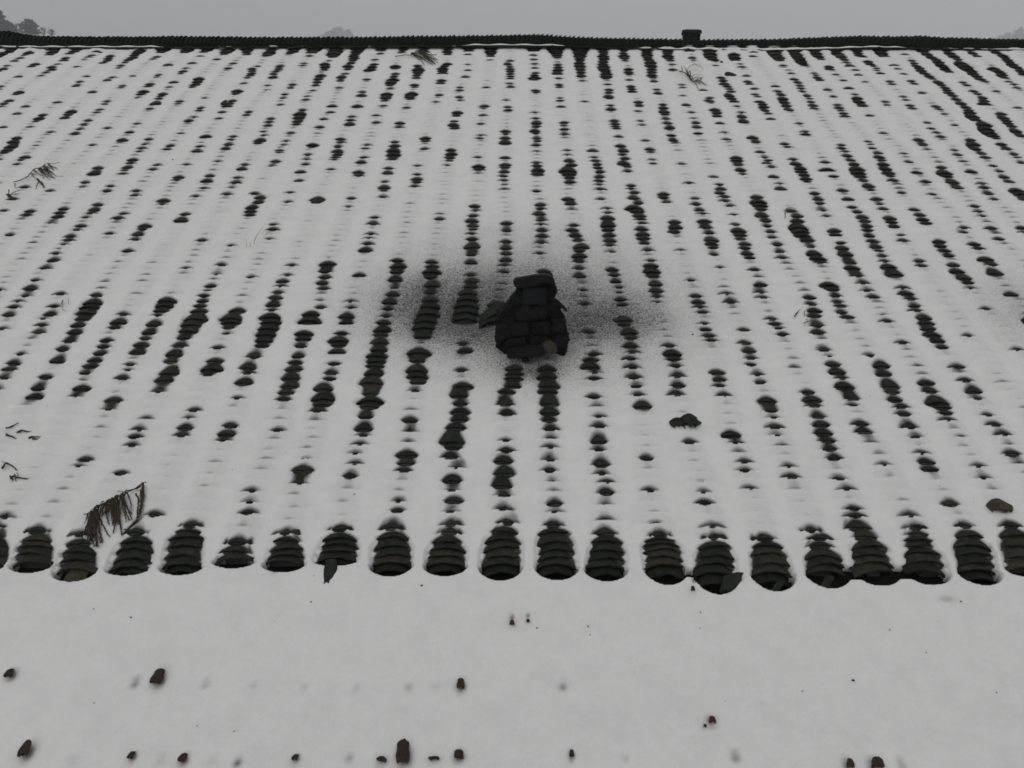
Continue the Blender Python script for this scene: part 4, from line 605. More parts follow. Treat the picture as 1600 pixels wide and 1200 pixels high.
for i in range(nx-1):
    for j in range(12):
        F.append((i2[i, j], i2[i, j+1], i2[i+1, j+1], i2[i+1, j])); F.append((i2[i+1, j+13], i2[i+1, j+14], i2[i, j+14], i2[i, j+13]))
for j in range(12): F.append((i2[0, j], i2[0, j+13], i2[0, j+14], i2[0, j+1])); F.append((i2[-1, j+1], i2[-1, j+14], i2[-1, j+13], i2[-1, j]))
for i in range(nx-1): F.append((i2[i, 0], i2[i+1, 0], i2[i+1, 13], i2[i, 13])); F.append((i2[i, 12], i2[i, 25], i2[i+1, 25], i2[i+1, 12]))
mk('ridge_ornament_cap', V, [tuple(int(a) for a in f) for f in F], M_moss, ridge, attrs={'tone': [.4]*len(V)})
# ---------------------------------------------------------------- chimney
cb = hit(832, 566, .05); CD = float((cb-CAM) @ FW); SC_ = CD/FPX
chim = None
def CL(x, y, back):                      # point seen at pixel (x, y) on the upright plane `back` metres behind the chimney's foot
    return atY(x, y, cb[1]+back)
def poly_prism(name, ring, back, thick, mat, parent, nn=.004, seg=2, tone=None, lean=0.0, bev=.008):
    import bmesh
    bm = bmesh.new(); P = [CL(x, y, back+lean*(566-y)*SC_) for x, y in ring]
    fv = [bm.verts.new(tuple(p)) for p in P]; f = bm.faces.new(fv)
    r_ = bmesh.ops.extrude_face_region(bm, geom=[f]); vs = [g_ for g_ in r_['geom'] if isinstance(g_, bmesh.types.BMVert)]
    for v in vs: v.co.y += thick
    bmesh.ops.recalc_face_normals(bm, faces=bm.faces[:])
    if bev: bmesh.ops.bevel(bm, geom=bm.edges[:], offset=bev, segments=2, affect='EDGES', clamp_overlap=True)
    bmesh.ops.triangulate(bm, faces=bm.faces[:])
    for _ in range(seg): bmesh.ops.subdivide_edges(bm, edges=[e_ for e_ in bm.edges if e_.calc_length() > .022], cuts=1); bmesh.ops.triangulate(bm, faces=bm.faces[:])
    for v in bm.verts:
        v.co += Vector((nn*float(vnoise(v.co.z*25, v.co.y*25, 3)), nn*1.6*float(vnoise(v.co.x*22, v.co.z*22, 4)), nn*float(vnoise(v.co.x*25, v.co.y*25, 5))))+Vector((random.gauss(0, 1), random.gauss(0, 1), random.gauss(0, 1)))*nn*.12
    V = [tuple(v.co) for v in bm.verts]; F = [tuple(v.index for v in f.verts) for f in bm.faces]; bm.free()
    o_ = mk(name, V, F, mat, parent, smooth=False, attrs={'tone': [tone if tone is not None else .2]*len(V)}); return o_
# stack of mortared bricks: wide foot, shoulders, narrow neck
chim = poly_prism('chimney', [(774, 540), (773, 520), (783, 508), (777, 494), (790, 480), (800, 470), (808, 455), (806, 440), (864, 436), (869, 452), (868, 470), (875, 485), (881, 500), (885, 520), (888, 536), (883, 548), (884, 572), (860, 580), (800, 576), (790, 556)], .02, .26, M_soot, house, nn=.016, seg=3)
chim['label'] = 'squat black sooty chimney of stacked bricks and tiles in the middle of the roof'
poly_prism('cap_slab', [(802, 437), (842, 430), (846, 436), (846, 446), (808, 452), (803, 446)], -.03, .10, M_slab, chim, nn=.002, seg=1)
poly_prism('cap_tile', [(836, 438), (838, 432), (846, 430), (860, 431), (867, 437), (867, 447), (860, 444), (848, 442), (838, 444)], -.045, .11, M_slab, chim, nn=.002, seg=1)
poly_prism('front_tile', [(817, 450), (852, 449), (854, 477), (846, 478), (838, 476), (817, 477)], -.012, .03, M_pane, chim, nn=.0015, seg=1, bev=.004)
poly_prism('side_rail', [(866, 466), (871, 468), (880, 477), (887, 485), (886, 488), (881, 485), (873, 477), (867, 474)], -.03, .025, M_soot, chim, nn=.001, seg=0, bev=.003)
for (rg, bk) in (([(806, 482), (853, 480), (854, 500), (808, 502)], -.012), ([(800, 505), (826, 504), (827, 524), (799, 525)], -.006), ([(829, 504), (858, 503), (861, 523), (830, 524)], -.018), ([(863, 500), (880, 502), (883, 520), (864, 521)], -.004), ([(778, 512), (797, 510), (796, 530), (776, 529)], -.010), ([(788, 532), (822, 529), (823, 545), (789, 544)], -.03), ([(826, 528), (860, 527), (866, 541), (827, 543)], -.012), ([(866, 528), (887, 526), (885, 546), (868, 544)], -.02)):
    poly_prism('brick', [(x_+random.uniform(-3.5, 3.5), y_+random.uniform(-3, 3)) for x_, y_ in rg], bk+random.uniform(-.02, .008), .09, M_soot if random.random() < .5 else M_slab, chim, nn=.006, seg=2, bev=.007)
poly_prism('foot_slab', [(791, 548), (800, 545), (850, 541), (853, 552), (845, 556), (793, 561)], -.085, .10, M_slab, chim, nn=.0018, seg=1, bev=.004)
poly_prism('rubble_stone', [(846, 541), (856, 533), (866, 536), (872, 545), (872, 552), (860, 553), (849, 549)], -.09, .07, M_stone, chim, nn=.005, seg=2, bev=.010)
for k_ in range(16):
    xq, yq = random.choice(((random.uniform(774, 790), random.uniform(500, 550)), (random.uniform(868, 886), random.uniform(495, 565)), (random.uniform(795, 870), random.uniform(556, 576)), (random.uniform(806, 866), random.uniform(478, 530))))
    a_ = random.uniform(0, 6); rr_ = random.uniform(3, 7)
    poly_prism('rubble_piece', [(xq+rr_*1.3*math.cos(a_+i*1.256)*random.uniform(.7, 1.2), yq+rr_*math.sin(a_+i*1.256)*random.uniform(.6, 1.1)) for i in range(5)], random.uniform(-.07, -.01), .07, random.choice((M_soot, M_slab, M_soot)), chim, nn=.004, seg=1, bev=.004)
# curved tiles leaning against the left side of the chimney
def arched(name, cx, cy, hwpx, hpx, mat, parent, n0, ln, seed, turn=0.0, tilt=.25, tone=.3):
    u, v = uv(cx, cy, n0); hw_ = hwpx*depth(u, v, n0)/FPX
    V, F = tile_arrays(0, 0, ln, 0, tilt, 0, 21, 5, .004, seed, hw=hw_, R=hw_*1.12, th=.012)
    a, b = V[:, 0], V[:, 1]
    V = np.stack([u+a*math.cos(turn)-b*math.sin(turn), v+a*math.sin(turn)+b*math.cos(turn), n0+V[:, 2]], -1)
    return mk(name, toW(V), F, mat, parent, attrs={'tone': [tone]*len(V)})
arched('side_tile', 777, 500, 34, 0, M_tile, chim, .125, .10, 71, turn=.10, tilt=.1, tone=.1)
arched('side_tile', 781, 489, 30, 0, M_tile, chim, .140, .11, 72, turn=.18, tilt=.15, tone=.35)
arched('side_tile', 787, 481, 23, 0, M_tile, chim, .150, .10, 73, turn=.22, tilt=.2, tone=.2)
# tile scraps sticking out below the eave
for (x, y, ww, hh, cc) in ((513, 901, 19, 30, 7), (1136, 919, 22, 18, 14), (1146, 915, 14, 14, 14), (1289, 914, 16, 14, 16), (1209, 922, 14, 9, 15), (113, 904, 34, 16, 2)):
    u, v = uv(x-2, y+hh/2, .045); u2, v2 = uv(x+4, y-hh/2, .06); wm = ww*depth(u, v)/FPX
    V, F = tile_arrays(0, 0, (v2-v)+.03, 0, 0, 0, 13, 5, .006, 400+int(x), hw=wm/2, R=max(.05, wm*.9), th=.014)
    t_ = V[:, 1]/(v2-v); V[:, 0] *= 1+.12*np.sign(V[:, 0])*np.sin(t_*5+x); V = np.stack([u+V[:, 0]+(u2-u)*t_, v+V[:, 1], (.080 if x in (513, 1136, 1146) else .054)+V[:, 2]+.010*t_-.012], -1)
    mk('broken_tile', toW(V), F, M_ochre if x == 113 else M_tile, cols[cc]['obj'], attrs={'tone': [.55]*len(V)})
# ---------------------------------------------------------------- lower roof with the tile ends that show through
LN = -.012
lr0 = RP(0, -2.2, -.1)
lean = empty('lower_roof', RP(0, -1.2, -2.2), 'lower snow-covered roof in front of the eave with few reddish tile ends showing', 'roof')
V = [RP(-7.2, -2.28, -.075), RP(7.2, -2.28, -.075), RP(7.2, -.18, -.075), RP(-7.2, -.18, -.075)]; V += [RP(-7.2, -2.28, -.15), RP(7.2, -2.28, -.15), RP(7.2, -.18, -.15), RP(-7.2, -.18, -.15)]
quadmesh('roof_board', V, [(0, 1, 2, 3), (7, 6, 5, 4), (0, 4, 5, 1), (2, 6, 7, 3), (1, 5, 6, 2), (0, 3, 7, 4)], M_deck, lean)
q0 = RP(0, -2.0, -.2); q1 = RP(0, -.4, -.2)
V, F = boxV(-6.8, 6.8, q0[1], q1[1], -.2, q0[2]); quadmesh('wall', V, F, M_wall, lean)
def snow_n(u, v):
    r = int(np.argmin(np.abs(vv-v))); j = int(np.argmin(np.abs(U[r]-u))); return float(S[r, j])
for qi, (x, y, ww, hh, kk) in enumerate(low):
    if kk < 1: continue
    n0 = snow_n(*uv(x, y+hh/2, 0)); u, v = uv(x, y+hh/2, n0); u2, v2 = uv(x+(3 if x < 500 else 0)*hh/12, y-hh/2, n0)
    wm = .88*ww*depth(u, v, n0)/FPX
    # sloping shard of curved tile: the lip stands clear of the snow, the body dives into it
    Lr = v2-v; lift = .012+.2*Lr
    V, F = tile_arrays(0, 0, Lr*1.25, 0, 0, 0, 11, 5, .10*wm, 900+qi, hw=wm/2, th=.013, R=max(.05, wm*1.2))
    t_ = V[:, 1]/max(Lr, .01)
    shear = (u2-u)*t_
    pinch = 1-.45*np.clip(t_, 0, 1)*random.uniform(.4, 1)
    V = np.stack([u+V[:, 0]*pinch+shear, v+V[:, 1], n0+.010+V[:, 2]+lift*(1-np.clip(t_, 0, 1.3)**1.5)*.8], -1)
    ob = mk('roof_tile', toW(V), F, M_brown if kk < 2 else M_red, lean)
# ---------------------------------------------------------------- twigs, shards and crumbs on the snow
def tube(P, R_, sides=5):
    P = np.asarray(P, float); n = len(P); V = []; F = []
    for i in range(n):
        t = P[min(i+1, n-1)]-P[max(i-1, 0)]; t = t/(np.linalg.norm(t)+1e-9)
        a = np.cross(t, (0.3, .2, 1)); a /= np.linalg.norm(a)+1e-9; b = np.cross(t, a)
        for s in range(sides):
            g_ = 2*math.pi*s/sides; V.append(P[i]+(a*math.cos(g_)+b*math.sin(g_))*R_[i])
    for i in range(n-1):
        for s in range(sides):
            s2 = (s+1) % sides; F.append((i*sides+s, i*sides+s2, (i+1)*sides+s2, (i+1)*sides+s))
    F.append(tuple(range(sides))[::-1]); F.append(tuple((n-1)*sides+s for s in range(sides)))
    return V, F
def P3(x, y, h=.012):
    n = .068 if y < 905 else 0.0
    u, v = uv(x, y, n); return RP(u, v, snow_n(u, v)+h)
def strands(name, lines, label, cat, mat, needle=True, group=None, rr=1.0, parts=True):
    """lines: (polyline px, height m, radius px); the first is the stem, the others side twigs covered with short needles"""
    rs = random.Random(hash(label) & 0xffff if False else sum(map(ord, label)))
    stemV, stemF, nV, nF = [], [], [], []
    for li, (pl, h, rp) in enumerate(lines):
        pts = np.array([P3(x, y, h) for x, y in pl])
        # resample with a soft curve
        s = np.concatenate([[0], np.cumsum(np.linalg.norm(np.diff(pts, axis=0), axis=1))]); n = max(4, int(s[-1]/.008))
        q = np.linspace(0, s[-1], min(n, 40)); Q = np.stack([np.interp(q, s, pts[:, k]) for k in range(3)], -1)
        Q += np.array([[rs.gauss(0, .0012) for _ in range(3)] for _ in range(len(Q))])
        if li: Q[:, 2] += np.linspace(0, -h*.7, len(Q))
        d = (Q[0]-CAM) @ FW; R0 = rp*d/FPX*rr
        R_ = [R0*(1-.55*i/(len(Q)-1))*rs.uniform(.75, 1.25) for i in range(len(Q))]
        V, F = tube(Q, R_)
        T_V, T_F = (stemV, stemF) if li == 0 else (nV, nF)
        o = len(T_V); T_V += list(V); T_F += [tuple(a+o for a in f) for f in F]
        if needle and li:
            for i in range(1, len(Q)):
                for s_ in (-1, 1):
                    t = Q[i]-Q[i-1]; t /= np.linalg.norm(t)+1e-9
                    sd_ = np.cross(t, NA)*s_; ln = R0*rs.uniform(1.4, 3.0)
                    tip = Q[i]+(t*.9+sd_*.55+NA*rs.uniform(-.1, .5))*ln
                    o = len(nV); ww_ = R0*.35
                    nV += [Q[i]-t*ww_, Q[i]+t*ww_, tip, Q[i]+NA*ww_]; nF += [(o, o+1, o+2), (o, o+2, o+3), (o+1, o+3, o+2), (o, o+3, o+1)]
    base = np.array(stemV).mean(0)
    e_ = empty(name, base, label, cat, group)
    mk('stem', stemV, stemF, mat, e_)
    if nV: mk('needles' if needle else 'blades', nV, nF, mat, e_, smooth=False)
    return e_
def droop(stem, n, ln, spread, rs, ang=(80, 110), h=.03, rp=1.3, t0=0.0, t1=1.0):
    out = []; st = np.array(stem, float); s = np.concatenate([[0], np.cumsum(np.linalg.norm(np.diff(st, axis=0), axis=1))])
    for k in range(n):
        q = s[-1]*(t0+(t1-t0)*rs.random()); x = np.interp(q, s, st[:, 0]); y = np.interp(q, s, st[:, 1])
        a = rad(rs.uniform(*ang)); L_ = ln*rs.uniform(.3, 1.15); b = a+rs.uniform(-.35, .35)
        out.append(([(x, y), (x+L_*.5*math.cos(a), y+L_*.5*math.sin(a)), (x+L_*(.5*math.cos(a)+.5*math.cos(b)), y+L_*(.5*math.sin(a)+.5*math.sin(b)))], h*rs.uniform(.5, 1.2), rp*rs.uniform(.7, 1.1)))
    return out
rs = random.Random(3)
big = [(224, 760), (213, 768), (197, 776), (183, 784), (170, 792), (157, 800), (147, 808), (142, 820)]
L_ = [(big, .022, 1.0)]+droop(big, 26, 34, 0, rs, (65, 130), rp=1.5, t0=.26, t1=.55)+droop(big, 20, 24, 0, rs, (65, 130), rp=1.4, t0=.5, t1=.8)+droop(big, 20, 36, 0, rs, (62, 120), rp=1.6, t0=.78, t1=1)
L_ += droop(big, 12, 13, 0, rs, (165, 230), rp=1.2, t0=.1, t1=.95, h=.03)+[([(224, 760), (226, 775), (224, 790), (220, 805), (208, 818)], .02, 2.2), ([(221, 764), (213, 767), (200, 766)], .02, 1.5), ([(222, 772), (223, 790), (218, 802)], .02, 2.2), ([(219, 785), (216, 800), (215, 815)], .02, 1.6), ([(214, 776), (219, 785)], .02, 1.5), ([(186, 800), (188, 818), (191, 834)], .02, 2.0), ([(184, 806), (180, 820), (178, 830)], .02, 1.8), ([(200, 814), (204, 811)], .01, 1.2),
       ([(148, 815), (150, 838), (152, 852)], .02, 3.0), ([(153, 808), (156, 830), (160, 845)], .02, 2.6), ([(140, 812), (136, 820), (135, 820)], .02, 1.2)]
strands('conifer_sprig', L_, 'large drooping brown dead conifer sprig hanging over the eave tiles at left', 'twig', M_twig, group='dead conifer sprigs on the snow')
st = [(22, 288), (34, 286), (46, 281), (55, 270), (66, 268), (74, 261), (84, 260), (94, 257)]
L_ = [(st, .02, .9)]+droop(st, 18, 22, 0, rs, (5, 50), t0=.35, t1=.75, h=.02, rp=.8)+droop(st, 10, 16, 0, rs, (10, 45), t0=.6, t1=.85, h=.02, rp=.8)+[([(24, 288), (23, 292), (26, 294)], .01, .6), ([(60, 284), (66, 288), (70, 294)], .02, 1.6), ([(62, 288), (58, 292), (57, 295)], .02, .8)]
strands('conifer_sprig', L_, 'branching brown sprig on the snow at the far left, upper part of the roof', 'twig', M_twig, group='dead conifer sprigs on the snow')
st = [(618, 93), (632, 90), (643, 89), (652, 82)]
L_ = [(st, .02, .7)]+droop([(640, 89), (652, 83), (660, 86)], 20, 30, 0, rs, (5, 40), t0=0, h=.03, rp=.8)+[([(650, 84), (664, 90), (680, 102)], .03, 1.0), ([(655, 86), (668, 96), (679, 101)], .03, 1.2), ([(660, 88), (672, 85), (682, 95)], .03, .6), ([(648, 90), (662, 97), (676, 103)], .03, 1.0)]
strands('conifer_sprig', L_, 'grey-green sprig high on the roof just below the ridge, left of middle', 'twig', M_twigg, group='dead conifer sprigs on the snow')
st = [(1060, 116), (1070, 117), (1075, 122), (1080, 130), (1092, 132)]
L_ = [(st, .02, .9)]+[([(1066, 116), (1064, 104)], .03, .5), ([(1072, 115), (1068, 104)], .03, .4), ([(1072, 115), (1077, 107), (1085, 103), (1093, 107)], .03, .4), ([(1093, 104), (1098, 110)], .02, .3)]+droop(st, 22, 12, 0, rs, (-110, 60), t0=.3, h=.03, rp=.7)
strands('conifer_sprig', L_, 'pale brown tufted sprig below the ridge ornament', 'twig', M_twigg, group='dead conifer sprigs on the snow')
L_ = [([(12, 675), (22, 671), (31, 666)], .01, 1.7), ([(28, 680), (36, 676), (47, 675)], .01, 1.7), ([(12, 684), (18, 686), (25, 687)], .008, 2.0), ([(46, 686), (54, 684), (62, 684)], .008, 1.6), ([(52, 688), (60, 687)], .008, 1.5)]
strands('conifer_sprig', L_, 'few scattered short twig ends sticking from the snow at the left edge', 'twig', M_twig, group='dead conifer sprigs on the snow')
L_ = [([(5, 736), (11, 727), (20, 731), (28, 740)], .015, 1.8), ([(11, 727), (6, 722)], .01, .7), ([(19, 753), (24, 747), (28, 750), (45, 751)], .015, 1.8), ([(18, 748), (22, 753)], .015, 1.6), ([(25, 745), (27, 755)], .015, .9), ([(30, 747), (28, 741)], .01, .8)]
strands('conifer_sprig', L_, 'small bent brown twig at the left edge a little above the eave', 'twig', M_twig, group='dead conifer sprigs on the snow')
L_ = [([(14, 312), (24, 306), (33, 303)], .02, .9), ([(12, 308), (20, 312), (28, 311)], .02, 1.3), ([(16, 303), (15, 310)], .03, .8), ([(15, 308), (24, 313)], .02, 1.2)]
strands('conifer_sprig', L_, 'small dark green tuft below the branching sprig at the far left', 'twig', M_twigg, group='dead conifer sprigs on the snow')
L_ = [([(386, 390), (385, 377)], .02, .25), ([(392, 390), (391, 378)], .02, .22), ([(399, 388), (404, 372), (413, 355)], .05, .35), ([(398, 388), (400, 372)], .03, .25), ([(414, 378), (426, 352)], .03, .22)]
strands('dry_grass', L_, 'few thin dry grass stalks poking from bare snow left of middle', 'grass stalk', M_twig, needle=False)
L_ = [([(1240, 499), (1245, 492), (1250, 487)], .02, 1.0), ([(1256, 490), (1256, 495)], .02, .8), ([(1256, 509), (1261, 504), (1268, 502)], .02, .8), ([(1262, 503), (1258, 500)], .02, .6), ([(1246, 492), (1243, 493)], .02, .9)]
strands('conifer_sprig', L_, 'scattered brown twig bits between tile rows on the right part of the roof', 'twig', M_twig, group='dead conifer sprigs on the snow')
L_ = [([(1226, 331), (1232, 328), (1244, 330)], .02, .6), ([(1226, 336), (1226, 341)], .02, .9), ([(1228, 331), (1231, 327)], .02, .6)]
strands('conifer_sprig', L_, 'tiny dark twig lying upslope of the widest tile cluster at right', 'twig', M_twig, group='dead conifer sprigs on the snow')
L_ = [([(97, 478), (100, 472), (98, 486)], .015, .5), ([(98, 486), (103, 487)], .01, .4), ([(107, 470), (108, 476)], .015, .4)]
strands('conifer_sprig', L_, 'faint thin twig just left of the long dark tile cluster at left', 'twig', M_twig, group='dead conifer sprigs on the snow')
def shard(name, x, y, ww, hh, mat, label, cat, seed, group=None, lift=.01, R=.10, jag=.16, yaw=0.0, n=NCREST):
    u, v = uv(x, y+hh/2, n); wm = ww*depth(u, v, n)/FPX; Lr = uv(x, y-hh/2, n)[1]-v
    V, F = tile_arrays(0, 0, Lr*1.0, 0, 0, 0, 15, 6, jag*Lr, seed, hw=wm/2, th=.012, R=max(R, wm*.56))
    t_ = V[:, 1]/Lr; f = 1-.5*np.clip(2*abs(t_-.45), 0, 1)**2
    a, b = V[:, 0]*f, V[:, 1]
    V = np.stack([u+a*math.cos(yaw)-b*math.sin(yaw), v+a*math.sin(yaw)+b*math.cos(yaw), snow_n(u, v)+V[:, 2]+lift+.010*(1-t_)], -1)
    o_ = mk(name, toW(V), F, mat, attrs={'tone': [.45]*len(V)}); return props(o_, label, cat, group)
shard('tile_shard', 1060, 663, 29, 13, M_tile, 'left half of a dark broken tile lying on bare snow right of middle', 'broken tile', 11, 'loose tile shards', R=.12)
shard('tile_shard', 1079, 661, 26, 17, M_tile, 'pointed right half of the dark broken tile lying on bare snow', 'broken tile', 12, 'loose tile shards', lift=.018, R=.12, jag=.35)
shard('tile_shard', 1566, 794, 38, 19, M_ochre, 'mossy ochre tile piece lying on snow above the rightmost eave tiles', 'broken tile', 13, 'loose tile shards', lift=.022, R=.13)
shard('tile_shard', 1141, 116, 24, 6, M_tile, 'curved dark tile sliver lying upside down right of the tufted sprig', 'broken tile', 14, 'loose tile shards', R=.2)
shard('tile_shard', 494, 312, 27, 11, M_tile, 'dark rounded tile piece alone on bare snow in the upper left half', 'broken tile', 15, 'loose tile shards')
shard('tile_shard', 348, 160, 10, 7, M_brown, 'tiny brown tile chip on the upper left of the roof', 'broken tile', 16, 'loose tile shards')
def crumb(x, y, s, label, mat=M_brown):
    n0 = snow_n(*uv(x, y, 0)) if y > 905 else .07; u, v = uv(x, y, n0); r = s*depth(u, v, n0)/FPX*.5; V = []; F = []
    for i, (zz, rr) in enumerate(((-.3, .7), (.25, 1.0), (.8, .6))):
        for j in range(7):
            a = 2*math.pi*j/7+i*.3; k = rr*random.uniform(.75, 1.25); V.append(RP(u, v, snow_n(u, v))+np.array((math.cos(a)*r*k*1.2, math.sin(a)*r*k, 0))+NA*zz*r)
    V.append(RP(u, v, snow_n(u, v)+r*1.1))
    for i in range(2):
        for j in range(7): F.append((i*7+j, i*7+(j+1) % 7, (i+1)*7+(j+1) % 7, (i+1)*7+j))
    for j in range(7): F.append((14+j, 14+(j+1) % 7, 21))
    F.append(tuple(range(7))[::-1])
    props(mk('crumb', V, F, mat, smooth=False), label, 'crumb', 'dirt crumbs on the snow')
for (x, y, s, lb) in ((1333, 1063, 4.5, 'blackish crumb alone on the lower snow at right'), (1391, 981, 3, 'grey crumb below the wavy dark eave band at right'), (1557, 1082, 2.6, 'tiny crumb near the right edge of the lower snow'), (919, 977, 2.6, 'tiny crumb below the eave just right of middle'),
                      (1254, 1080, 2.4, 'faint crumb low on the snow left of the blackish crumb'), (839, 980, 3.2, 'small crumb right of the two reddish bits under the eave'), (659, 915, 4, 'small brown crumb just under the eave left of middle'), (1094, 979, 2.6, 'tiny crumb right of the middle on the lower snow'), (1095, 955, 2.6, 'tiny crumb under the widely joined eave stacks'),
                      (308, 1134, 2.4, 'tiny crumb above the bottom left tile ends'), (204, 963, 3, 'tiny crumb under the third eave stack from the left'), (486, 939, 3, 'small crumb left of the shard poking from the eave'), (1502, 938, 3, 'tiny crumb under the second eave stack from the right'), (227, 753, 3, 'small crumb above the tip of the large drooping sprig'),
                      (1082, 522, 3.2, 'black crumb on sooty snow right of the chimney'), (270, 249, 2.5, 'tiny crumb on open snow high at left'), (1127, 98, 5, 'dark lump right below the ridge, right of the ornament'), (195, 825, 3.5, 'small crumb just above the third eave stack from the left'), (554, 774, 2.5, 'tiny crumb on bare snow above the eave, left of middle')):
    crumb(x, y, s, lb, M_deck if s > 4 else M_brown)
# ---------------------------------------------------------------- ground, hills and trees behind the ridge
def ground():
    V = [(-4000, -4000, 0), (4000, -4000, 0), (4000, 6000, 0), (-4000, 6000, 0)]
    o_ = quadmesh('ground', V, [(0, 1, 2, 3)], M_snowg); return props(o_, 'snow-covered ground around the house', 'ground', kind='structure')
M_snowg = rough_mat('ground_snow', (.55, .56, .57), (.75, .76, .77), scale=.4, bump=.2)
ground()
def dirp(x, y, dist):
    d = ray(x, y); d = d/math.hypot(d[0], d[1]); return CAM+d*dist
HL = [(20, 54, 300, 60, 40), (-260, 20, 330, 110, 60), (528, 60, 1250, 70, 90), (1640, 62, 1200, 80, 90), (1850, 40, 1250, 200, 120), (1100, 74, 1300, 420, 160), (300, 74, 1250, 380, 160), (-300, 70, 1250, 300, 160)]
xs = np.linspace(-1300, 1500, 260); ys = np.linspace(150, 1700, 150); X, Y = np.meshgrid(xs, ys); Z = np.zeros_like(X)-1
hz = []
for (xp, yp, dist, sx, sy) in HL:
    p_ = dirp(xp, yp, dist); hz.append(p_)
    Z = np.maximum(Z, (p_[2]+1)*np.exp(-((X-p_[0])/sx)**2*.5-((Y-p_[1])/sy)**2*.5)-1)
Z += 1.2*vnoise(X*.02, Y*.02, 71)*(Z > 2)
i2 = np.arange(X.size).reshape(X.shape)
F = np.stack([i2[:-1, :-1], i2[:-1, 1:], i2[1:, 1:], i2[1:, :-1]], -1).reshape(-1, 4)
props(mk('hills', np.stack([X, Y, Z], -1).reshape(-1, 3), F, M_hill), 'low hazy hills behind the ridge', 'hill', kind='structure')
def zat(x, y):
    return float(Z[int(np.argmin(abs(ys-y))), int(np.argmin(abs(xs-x)))])
def leaf_cloud(cx, cy, z0, z1, shape, n, size, seed):
    r = np.random.default_rng(seed); V = []; F = []
    k = 0
    while k < n:
        t = r.random(); ang = r.uniform(0, 2*math.pi); rad_ = shape(t)*math.sqrt(r.uniform(.05, 1))*(1+.25*math.sin(ang*3+seed)+.15*math.sin(ang*5+t*9))
        c_ = np.array((cx+rad_*math.cos(ang), cy+rad_*math.sin(ang), z0+(z1-z0)*t))
        a = r.standard_normal(3); a /= np.linalg.norm(a); b = np.cross(a, r.standard_normal(3)); b /= np.linalg.norm(b); s = size*r.uniform(.5, 1.3)
        o = len(V); V += [c_-a*s, c_+b*s*.7, c_+a*s, c_-b*s*.7]; F.append((o, o+1, o+2, o+3)); k += 1
    return V, F
def far_tree(xp, ytop, ybase, dist, wpx, kind, label, seed):
    top = dirp(xp, ytop, dist); base = dirp(xp, ybase, dist); wm = wpx*dist/FPX; gz = min(base[2], zat(top[0], top[1]))-.3
    e_ = empty('pine_tree' if kind == 'cone' else 'tree', (top[0], top[1], gz), label, 'tree', 'trees on the slope behind the roof')
    rs = random.Random(seed); H = top[2]-gz; tr = max(.10, H*.018)
    V, F = tube([(top[0]+.01*H*math.sin(i), top[1], gz+H*i/6*.95) for i in range(7)], [tr*(1-i/7) for i in range(7)]); VV = list(V); FF = list(F)
    if kind == 'bare':
        for k in range(26):
            z = gz+H*rs.uniform(.25, .9); a = rs.uniform(0, 6.28); L_ = wm*.5*rs.uniform(.5, 1.1)
            P = [(top[0], top[1], z), (top[0]+.5*L_*math.cos(a), top[1]+.5*L_*math.sin(a), z+L_*.45), (top[0]+L_*math.cos(a), top[1]+L_*math.sin(a), z+L_*rs.uniform(.8, 1.5))]
            V, F = tube(P, [tr*.35, tr*.22, tr*.1], 4); o = len(VV); VV += list(V); FF += [tuple(q+o for q in f) for f in F]
        mk('trunk', VV, FF, M_bark, e_)
        V, F = leaf_cloud(top[0], top[1], gz+H*.45, top[2], lambda t: wm*.5*math.sin(math.pi*(.12+.8*t)), 170, .16, seed); mk('crown', V, F, M_bark, e_, smooth=False); return
    for k in range(12):
        z = gz+H*rs.uniform(.3, .85); a = rs.uniform(0, 6.28); L_ = wm*.35
        V, F = tube([(top[0], top[1], z), (top[0]+L_*math.cos(a), top[1]+L_*math.sin(a), z+L_*.4)], [tr*.4, tr*.15], 4); o = len(VV); VV += list(V); FF += [tuple(q+o for q in f) for f in F]
    mk('trunk', VV, FF, M_bark, e_)
    if kind == 'cone': V, F = leaf_cloud(top[0], top[1], gz+H*.12, top[2], lambda t: wm*.5*(1-t)**.8*(1+.25*math.sin(t*40))+.05, 2600, .42, seed)
    else: V, F = leaf_cloud(top[0], top[1], base[2], top[2], lambda t: wm*.5*max(.05, math.sin(math.pi*(.16+.80*t)))**.6*(1+.12*math.sin(t*17+seed)), 1500, .34, seed)
    mk('crown', V, F, M_leaf, e_, smooth=False)
far_tree(-7, 9, 62, 290, 30, 'cone', 'tall dark conifer at the left edge above the ridge', 1)
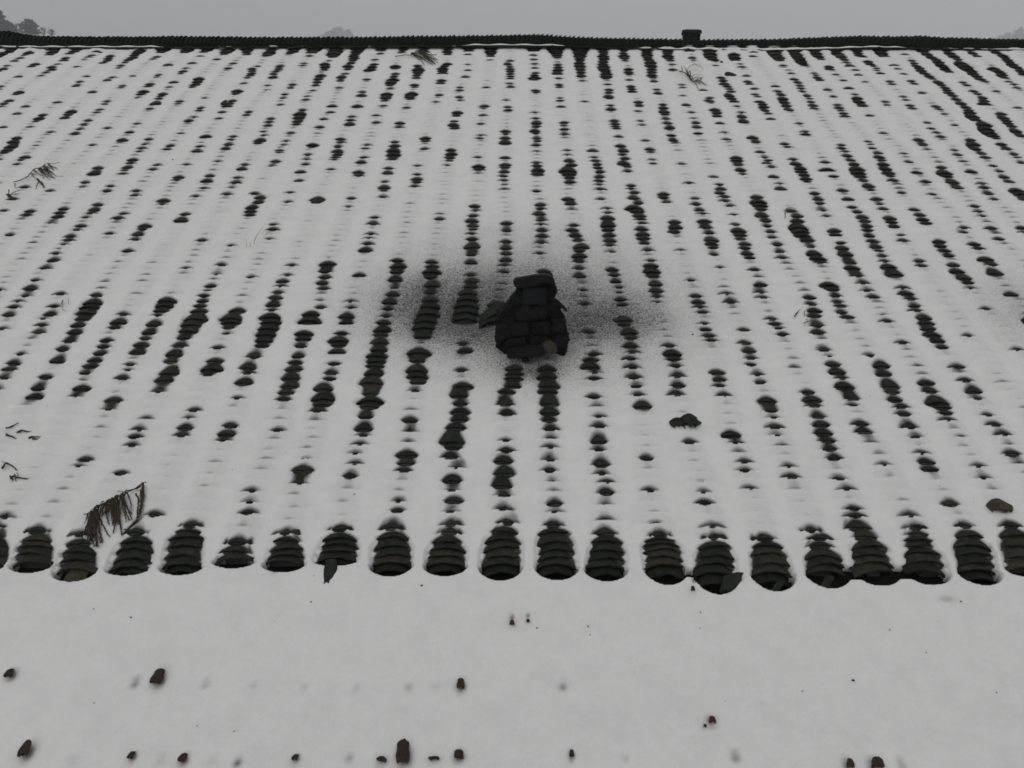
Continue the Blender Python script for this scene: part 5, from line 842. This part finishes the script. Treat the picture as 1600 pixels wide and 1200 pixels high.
far_tree(13, 35, 60, 295, 18, 'round', 'dense tree directly right of the conifer at the left edge', 2)
far_tree(45, 31, 58, 300, 23, 'round', 'round dark-crowned tree rising alone above the left end of the ridge', 3)
far_tree(26, 37, 60, 300, 15, 'bare', 'thin bare tree between the dense tree and the round-crowned tree', 4)
far_tree(66, 43, 60, 305, 14, 'bare', 'pale bare tree immediately right of the round-crowned tree', 5)
far_tree(80, 46, 60, 305, 10, 'bare', 'smallest faint bare tree, rightmost of the left clump', 6)
far_tree(-45, 15, 62, 300, 40, 'round', 'broad tree left of the tall dark conifer', 7)
VV, FF = [], []
def clump(xc, half, ytop, ybot, dist, n, seed):
    global VV, FF
    r = random.Random(seed)
    for k in range(n):
        t = r.uniform(-1, 1); yt = ytop+(ybot-ytop)*(abs(t)**1.7)+r.uniform(-.8, 3); p_ = dirp(xc+half*t, yt, dist+r.uniform(-15, 25)); gz = zat(p_[0], p_[1])-1
        h = max(3, p_[2]-gz); s = r.uniform(4, 8)
        V, F = leaf_cloud(p_[0], p_[1], gz, p_[2], lambda q: s*max(.1, (1-q))**.45+.2, 240, 1.7, seed*50+k); o = len(VV); VV += V; FF += [tuple(a+o for a in f) for f in F]
clump(530, 25, 42.5, 57, 1250, 34, 1)
clump(1640, 85, 35, 62, 1200, 70, 2)
props(mk('distant_forest', VV, FF, M_leaf, smooth=False), 'pale hazy wooded hilltops far behind the ridge', 'forest', kind='stuff')
# ---------------------------------------------------------------- misty air
HAZE = 0.0010
if HAZE:
    V, F = boxV(-1500, 1700, -60, 1750, -1.5, 235)
    mt = bpy.data.materials.new('mist'); mt.use_nodes = True; n = mt.node_tree; n.nodes.clear()
    pv = n.nodes.new('ShaderNodeVolumePrincipled'); pv.inputs['Color'].default_value = (.97, .985, 1, 1); pv.inputs['Density'].default_value = HAZE
    ou = n.nodes.new('ShaderNodeOutputMaterial'); n.links.new(pv.outputs[0], ou.inputs['Volume'])
    props(quadmesh('haze', V, F, mt), 'pale winter mist in the air', 'haze', kind='stuff')
